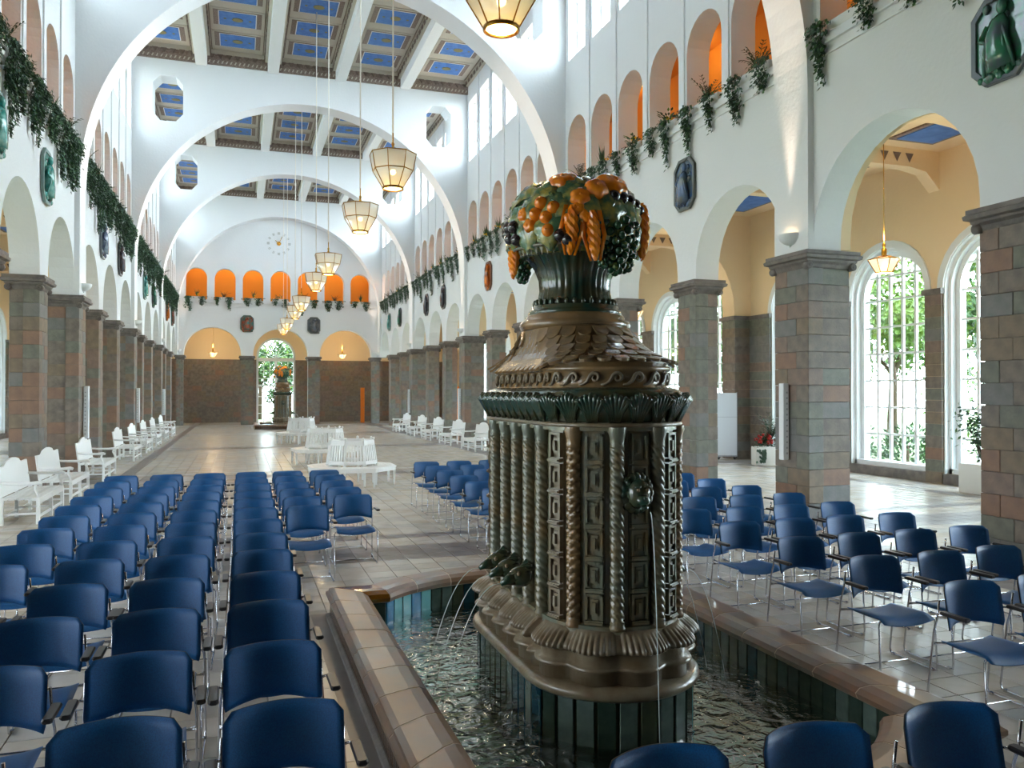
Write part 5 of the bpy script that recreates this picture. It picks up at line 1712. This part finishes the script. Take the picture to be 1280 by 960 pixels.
# orange door leaves standing open at the far right
for (x, y, w, lab) in ((8.15, 57.6, 0.28, 'narrow orange door leaf standing open in the right far arch'), (11.0, 42.0, 0.45, 'narrow orange door leaf in the right aisle behind the white benches')):
    m = MB(); m.bbox(-w/2, w/2, -0.03, 0.03, 0.0, 2.45, 0.006); m.box(-w/2+0.05, w/2-0.05, -0.035, 0.035, 1.3, 2.3)
    o = m.build('door_leaf', ORANGE_D, loc=(x, y, 0)); tag(o, lab, 'door')
    m = MB(); m.tube([(w/2-0.06,-0.03,1.05),(w/2-0.06,-0.08,1.05),(w/2-0.15,-0.08,1.05)], 0.01, 6); m.build('handle', CHROME, o)

# ============================================================ OUTSIDE
m = MB(); m.box(XO_R+0.6, 70, -20, 90, -0.4, -0.1); m.box(-60, XO_L-0.6, -20, 90, -0.4, -0.1); m.box(XO_L-0.6, XO_R+0.6, 61.5, 120, -0.4, -0.1)
o = m.build('lawn', LAWN); tag(o, 'green lawn of the park outside the windows', 'lawn'); o['kind'] = 'stuff'
def tree(x, y, h, r, seed, mm, label, trunk=True):
    q = random.Random(seed)
    t = empty('park_tree', (x, y, -0.1)); tag(t, label, 'tree', 'trees of the park outside')
    m = MB(); m.tube([(0,0,0),(0.1,0,h*0.3),(0,0.1,h*0.55)], [0.22,0.16,0.1], 8)
    for k in range(6):
        a = q.uniform(0,6.28); m.tube([(0.05,0.05,h*q.uniform(.3,.5)),(math.cos(a)*r*0.6,math.sin(a)*r*0.6,h*q.uniform(.55,.8))], [0.09,0.03], 5)
    m.build('trunk', BARK, t)
    m = MB()
    cl = [(Vector((q.gauss(0,r*.42), q.gauss(0,r*.42), h*0.62+q.gauss(0,h*.17))), q.uniform(.5,1.0)*r*0.5) for _ in range(22)]
    for k in range(4200):
        c, rr = q.choice(cl); v = Vector((q.gauss(0,1),q.gauss(0,1),q.gauss(0,1))).normalized()*rr*q.uniform(.6,1)
        leaf(m, c+v, (q.gauss(0,1),q.gauss(0,1),q.gauss(-.3,1)), v, q.uniform(.22,.4), q.uniform(.14,.22), q.choice((0,0,1)))
    m.build('foliage', [mm, TREE_L[1]], t, kind='stuff')
def bush(x, y, h, seed, label):
    q = random.Random(seed); t = empty('park_shrub', (x, y, -0.1)); tag(t, label, 'shrub', 'shrubs of the park outside')
    m = MB()
    for k in range(700):
        v = Vector((q.gauss(0,1),q.gauss(0,1),abs(q.gauss(0,1)))).normalized(); p = Vector((v.x*h*.8, v.y*h*.8, v.z*h))*q.uniform(.5,1)
        leaf(m, p, v+Vector((q.gauss(0,.5),q.gauss(0,.5),0)), v, q.uniform(.12,.2), .09, q.choice((0,1)))
    m.build('foliage', [TREE_L[2], TREE_L[0]], t, kind='stuff')
    m = MB(); m.tube([(0,0,0),(0.05,0,h*.5)], .05, 6); m.build('stem', BARK, t)
k = 0
for (x, y, h, r, mi) in ((23.5, 20, 8, 2.6, 0), (25.5, 27, 9, 3.2, 1), (25, 38, 8.5, 3.0, 0), (33, 15, 9, 3, 0), (25, 45.5, 8.5, 3.0, 1), (36, 25, 11, 3.6, 2), (40, 38, 11, 3.6, 0), (33, 54, 9, 3, 2), (26, 12, 7, 2.4, 1)):
    k += 1; tree(x, y, h, r, 50+k, TREE_L[mi], 'green park tree outside the right windows, %s of those planted there' % ORD[k])
for i, (x, y, h) in enumerate(((19, 19.5, 1.3), (20.5, 24, 1.6), (18.8, 27.5, 1.2), (22, 16, 1.4), (20, 34, 1.5))):
    bush(x, y, h, 80+i, 'round green shrub on the lawn outside the right windows, %s from the camera' % ORD[i+1])
for i, (x, y) in enumerate(((1.5, 70), (5.2, 74), (-2, 76))):
    tree(x, y, 7.5, 2.8, 70+i, TREE_L[0], 'green tree outside the arched garden door, %s' % ('nearest one', 'right one', 'left one')[i])
for i, (x, y) in enumerate(((-16, 26), (-17, 38))):
    tree(x, y, 8, 3, 90+i, TREE_L[0], 'green tree outside the left aisle windows, %s' % ('nearer one', 'farther one')[i])
print('objects', len(bpy.data.objects))
